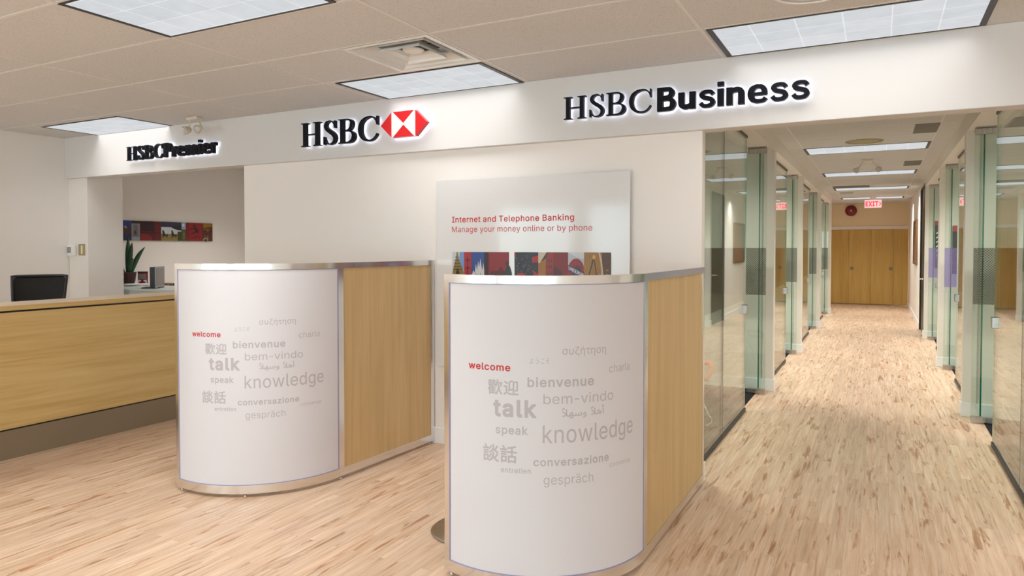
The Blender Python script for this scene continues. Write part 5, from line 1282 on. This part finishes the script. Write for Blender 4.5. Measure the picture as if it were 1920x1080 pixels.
# ---- grey back counter in the alcove
zc = 1.08
r = thing('back_counter', (-7.35, 5.4, 0), 'pale grey workstation counter in the alcove behind the desk', 'counter')
build('top', MB().box(-8.72, -6.05, 5.06, 5.98, zc - 0.025, zc, bev=0.003), M['lightgrey'], r)
build('front_panel', MB().box(-8.70, -6.815, 5.075, 5.105, 0.0, zc - 0.025), M['lightgrey'], r)
build('front_panel', MB().box(-6.795, -6.07, 5.075, 5.105, 0.0, zc - 0.025), M['lightgrey'], r)
build('seam_strip', MB().box(-6.815, -6.795, 5.085, 5.105, 0, zc - 0.025), M['grey'], r)
build('back_panel', MB().box(-8.70, -6.07, 5.93, 5.96, 0, zc - 0.025), M['lightgrey'], r)

r = thing('monitor', (-7.38, 5.26, zc), 'grey flat monitor seen nearly edge on upon the alcove counter', 'monitor')
q = math.atan2(0.785, -0.675); tx, ty = math.cos(q), math.sin(q); nx, ny = 0.785, 0.675
def mp_(t, n_, z): return (-7.39 + tx * t + nx * n_, 5.30 + ty * t + ny * n_, zc + z)
def obox(a, b, c, d, e, f_):
    m = MB(); v = [mp_(t, n_, z) for z in (e, f_) for t, n_ in ((a, c), (b, c), (b, d), (a, d))]
    return m.add(v, [(0, 3, 2, 1), (4, 5, 6, 7), (0, 1, 5, 4), (1, 2, 6, 5), (2, 3, 7, 6), (3, 0, 4, 7)])
build('casing', obox(-0.19, 0.19, -0.055, -0.004, 0.012, 0.245), M['black'], r)
build('bezel', obox(-0.192, 0.192, -0.004, 0.006, 0.008, 0.25), M['grey'], r)
build('screen', obox(-0.175, 0.175, 0.006, 0.008, 0.03, 0.235), M['screen'], r)
build('stand', obox(-0.03, 0.03, -0.09, -0.05, 0.006, 0.14), M['black'], r)
build('foot', obox(-0.11, 0.11, -0.16, 0.02, 0.0, 0.012), M['black'], r)

r = thing('potted_plant', (-8.40, 5.58, zc), 'tall sword leaved plant in a dark pot at the alcove counter end', 'plant')
build('pot', MB().lathe([(0.07, 0), (0.085, 0.05), (0.10, 0.15), (0.105, 0.16), (0.095, 0.16), (0.09, 0.13), (0.001, 0.13)], (-8.40, 5.58, zc)), M['pot'], r)
def leafm(bx, by, bz, tip, w):
    m = MB(); B = Vector((bx, by, bz)); Tp = Vector(tip); side = Vector((0.6, 0.8, 0)); vs = []; k = 9
    for i in range(k + 1):
        t = i / k; c = B.lerp(Tp, t) + Vector((0, 0, 0.05 * math.sin(math.pi * t))); ww = w * (math.sin(math.pi * min(1, 0.18 + 0.82 * t)) ** 0.8) if i < k else 0.001
        vs += [c - side * ww, c + Vector((0.8, -0.6, 0)) * ww * 0.35, c + side * ww, c - Vector((0.8, -0.6, 0)) * 0.004]
    fs = []
    for i in range(k):
        a = 4 * i
        for j in range(4): fs.append((a + j, a + (j + 1) % 4, a + 4 + (j + 1) % 4, a + 4 + j))
    return m.add(vs, fs, 0, True)
for tip in ((-8.28, 5.74, 1.56), (-8.36, 5.62, 1.615), (-8.62, 5.42, 1.60), (-8.50, 5.66, 1.68), (-8.46, 5.36, 1.5), (-8.20, 5.52, 1.42)):
    build('leaf', leafm(-8.40 + (tip[0] + 8.4) * 0.15, 5.58 + (tip[1] - 5.58) * 0.15, zc + 0.12, tip, 0.03), M['leaf'], r)

r = thing('paper_stack', (-8.15, 5.50, zc), 'loose white papers lying on the alcove counter', 'papers')
for k in range(4):
    m = MB().box(-0.13, 0.13, -0.095, 0.095, k * 0.006, k * 0.006 + 0.005)
    rz = Matrix.Rotation(0.5 + 0.25 * k, 4, 'Z'); m.v = [tuple(rz @ Vector(v) + Vector((-8.12 + 0.015 * k, 5.49, zc))) for v in m.v]
    build('sheet', m, M['paper'], r)
r = thing('note_card', (-8.30, 5.45, zc), 'pale yellow note card leaning by the plant pot', 'card')
m = MB().add([(-8.335, 5.40, zc), (-8.215, 5.475, zc), (-8.245, 5.515, zc + 0.11), (-8.365, 5.44, zc + 0.125), (-8.337, 5.404, zc), (-8.217, 5.479, zc), (-8.247, 5.519, zc + 0.11), (-8.367, 5.444, zc + 0.125)],
             [(0, 1, 2, 3), (7, 6, 5, 4), (0, 4, 5, 1), (1, 5, 6, 2), (2, 6, 7, 3), (3, 7, 4, 0)])
m.v = [(a - 0.06, b - 0.05, c) for a, b, c in m.v]
build('card', m, M['yellow'], r)
r = thing('desk_calendar', (-8.42, 5.80, zc), 'red and grey standing calendar behind the papers', 'calendar')
m = MB()
def ob(x, y, hw_, z0, z1, th, ang):
    m = MB().box(-hw_, hw_, -th / 2, th / 2, z0, z1); rz = Matrix.Rotation(ang, 4, 'Z'); m.v = [tuple(rz @ Vector(v) + Vector((x, y, zc))) for v in m.v]; return m
build('card', ob(-8.42, 5.80, 0.06, 0.0, 0.155, 0.012, 0.6), M['redbox'], r)
build('page', ob(-8.415, 5.789, 0.045, 0.06, 0.13, 0.006, 0.6), M['grey'], r)
build('binding', ob(-8.42, 5.80, 0.062, 0.145, 0.16, 0.02, 0.6), M['black'], r)
tri = MB()
for a, b, c in ((-0.05, 0.0, 0.05), (0.0, 0.05, 0.0)): pass
letters_mesh(tri, [([(-0.055, 0.005), (-0.01, 0.045), (-0.055, 0.055)], []), ([(0.055, 0.005), (0.01, 0.045), (0.055, 0.055)], [])], lambda x, y, d: (-8.415 + x * math.cos(0.6) + 0.0, 5.79 + x * math.sin(0.6) - 0.004 + d, zc + y), 0.002)
build('white_marks', tri, M['paper'], r)
r = thing('gel_bottle', (-7.93, 5.66, zc), 'clear and green pump bottle behind the monitor', 'bottle')
build('body', MB().lathe([(0.033, 0), (0.036, 0.01), (0.036, 0.085), (0.026, 0.1), (0.012, 0.108)], (-7.93, 5.66, zc), n=20), M['clearp'], r)
build('label_band', MB().lathe([(0.0365, 0.02), (0.0368, 0.021), (0.0368, 0.075), (0.0365, 0.076)], (-7.93, 5.66, zc), n=20), M['greenl'], r)
build('pump', MB().lathe([(0.012, 0.106), (0.012, 0.12), (0.004, 0.122), (0.004, 0.15), (0.014, 0.152), (0.014, 0.16)], (-7.93, 5.66, zc), n=14).tube([(-7.93, 5.66, zc + 0.156), (-7.90, 5.66, zc + 0.152)], 0.005, 8), M['clearp'], r)
r = thing('pencil_tray', (-7.80, 5.72, zc), 'black tray with coloured ends at the alcove counter back', 'tray')
build('box', MB().box(-7.93, -7.62, 5.70, 5.78, zc, zc + 0.026, bev=0.003), M['black'], r)
for k, c in enumerate(((0.6, 0.05, 0.03), (0.6, 0.25, 0.02), (0.55, 0.45, 0.05), (0.6, 0.05, 0.03), (0.15, 0.4, 0.15))):
    build('marker', MB().lathe([(0.008, 5.686), (0.008, 5.70)], (-7.83 + k * 0.032, 0, zc + 0.014), 'y', 10), flat('marker%d' % k, c), r)

# ---- orange visitor chair in the first left office
r = thing('visitor_chair', (-1.72, 6.2, 0), 'orange visitor chair on a chrome sled base in the first left office', 'chair')
ox, oy = -1.70, 6.2
shell = MB(); vs = []; fs = []; nu, nv = 12, 16
prof = [(-0.21, 0.86), (-0.225, 0.80), (-0.215, 0.72), (-0.2, 0.62), (-0.185, 0.54), (-0.15, 0.47), (-0.09, 0.45), (0.0, 0.445), (0.1, 0.45), (0.19, 0.46), (0.235, 0.445)]
for f_, z in prof:
    for i in range(nu + 1):
        u = -1 + 2 * i / nu; hwid = 0.235 if z < 0.6 else 0.225 - 0.03 * (z - 0.6)
        vs.append((ox + u * hwid, oy - f_ - (0.05 * u * u if z > 0.5 else 0), z + (0.035 * u * u if z < 0.5 else 0)))
for j in range(len(prof) - 1):
    for i in range(nu):
        a = j * (nu + 1) + i; fs.append((a, a + 1, a + nu + 2, a + nu + 1))
m_ = len(vs); vs2 = [(x, y + 0.006, z - 0.012) for x, y, z in vs]
shell.add(vs + vs2, fs + [tuple(m_ + k for k in f)[::-1] for f in fs], 0, True)
build('seat_shell', shell, M['orange'], r)
for s in (-1, 1):
    X_ = ox + s * 0.30
    build('armrest', MB().tube([(ox + s * 0.225, oy + 0.16, 0.50), (X_ + s * 0.08, oy + 0.14, 0.52), (X_ + s * 0.12, oy + 0.02, 0.47), (X_ + s * 0.10, oy - 0.1, 0.41), (ox + s * 0.22, oy - 0.12, 0.43)], 0.02, 10), M['orange'], r)
    build('sled_leg', MB().tube([(ox + s * 0.17, oy + 0.12, 0.44), (ox + s * 0.36, oy + 0.16, 0.05), (ox + s * 0.4, oy + 0.12, 0.015), (ox + s * 0.42, oy, 0.012), (ox + s * 0.4, oy - 0.14, 0.015), (ox + s * 0.36, oy - 0.18, 0.05), (ox + s * 0.17, oy - 0.12, 0.44)], 0.009, 10), M['chrome'], r)
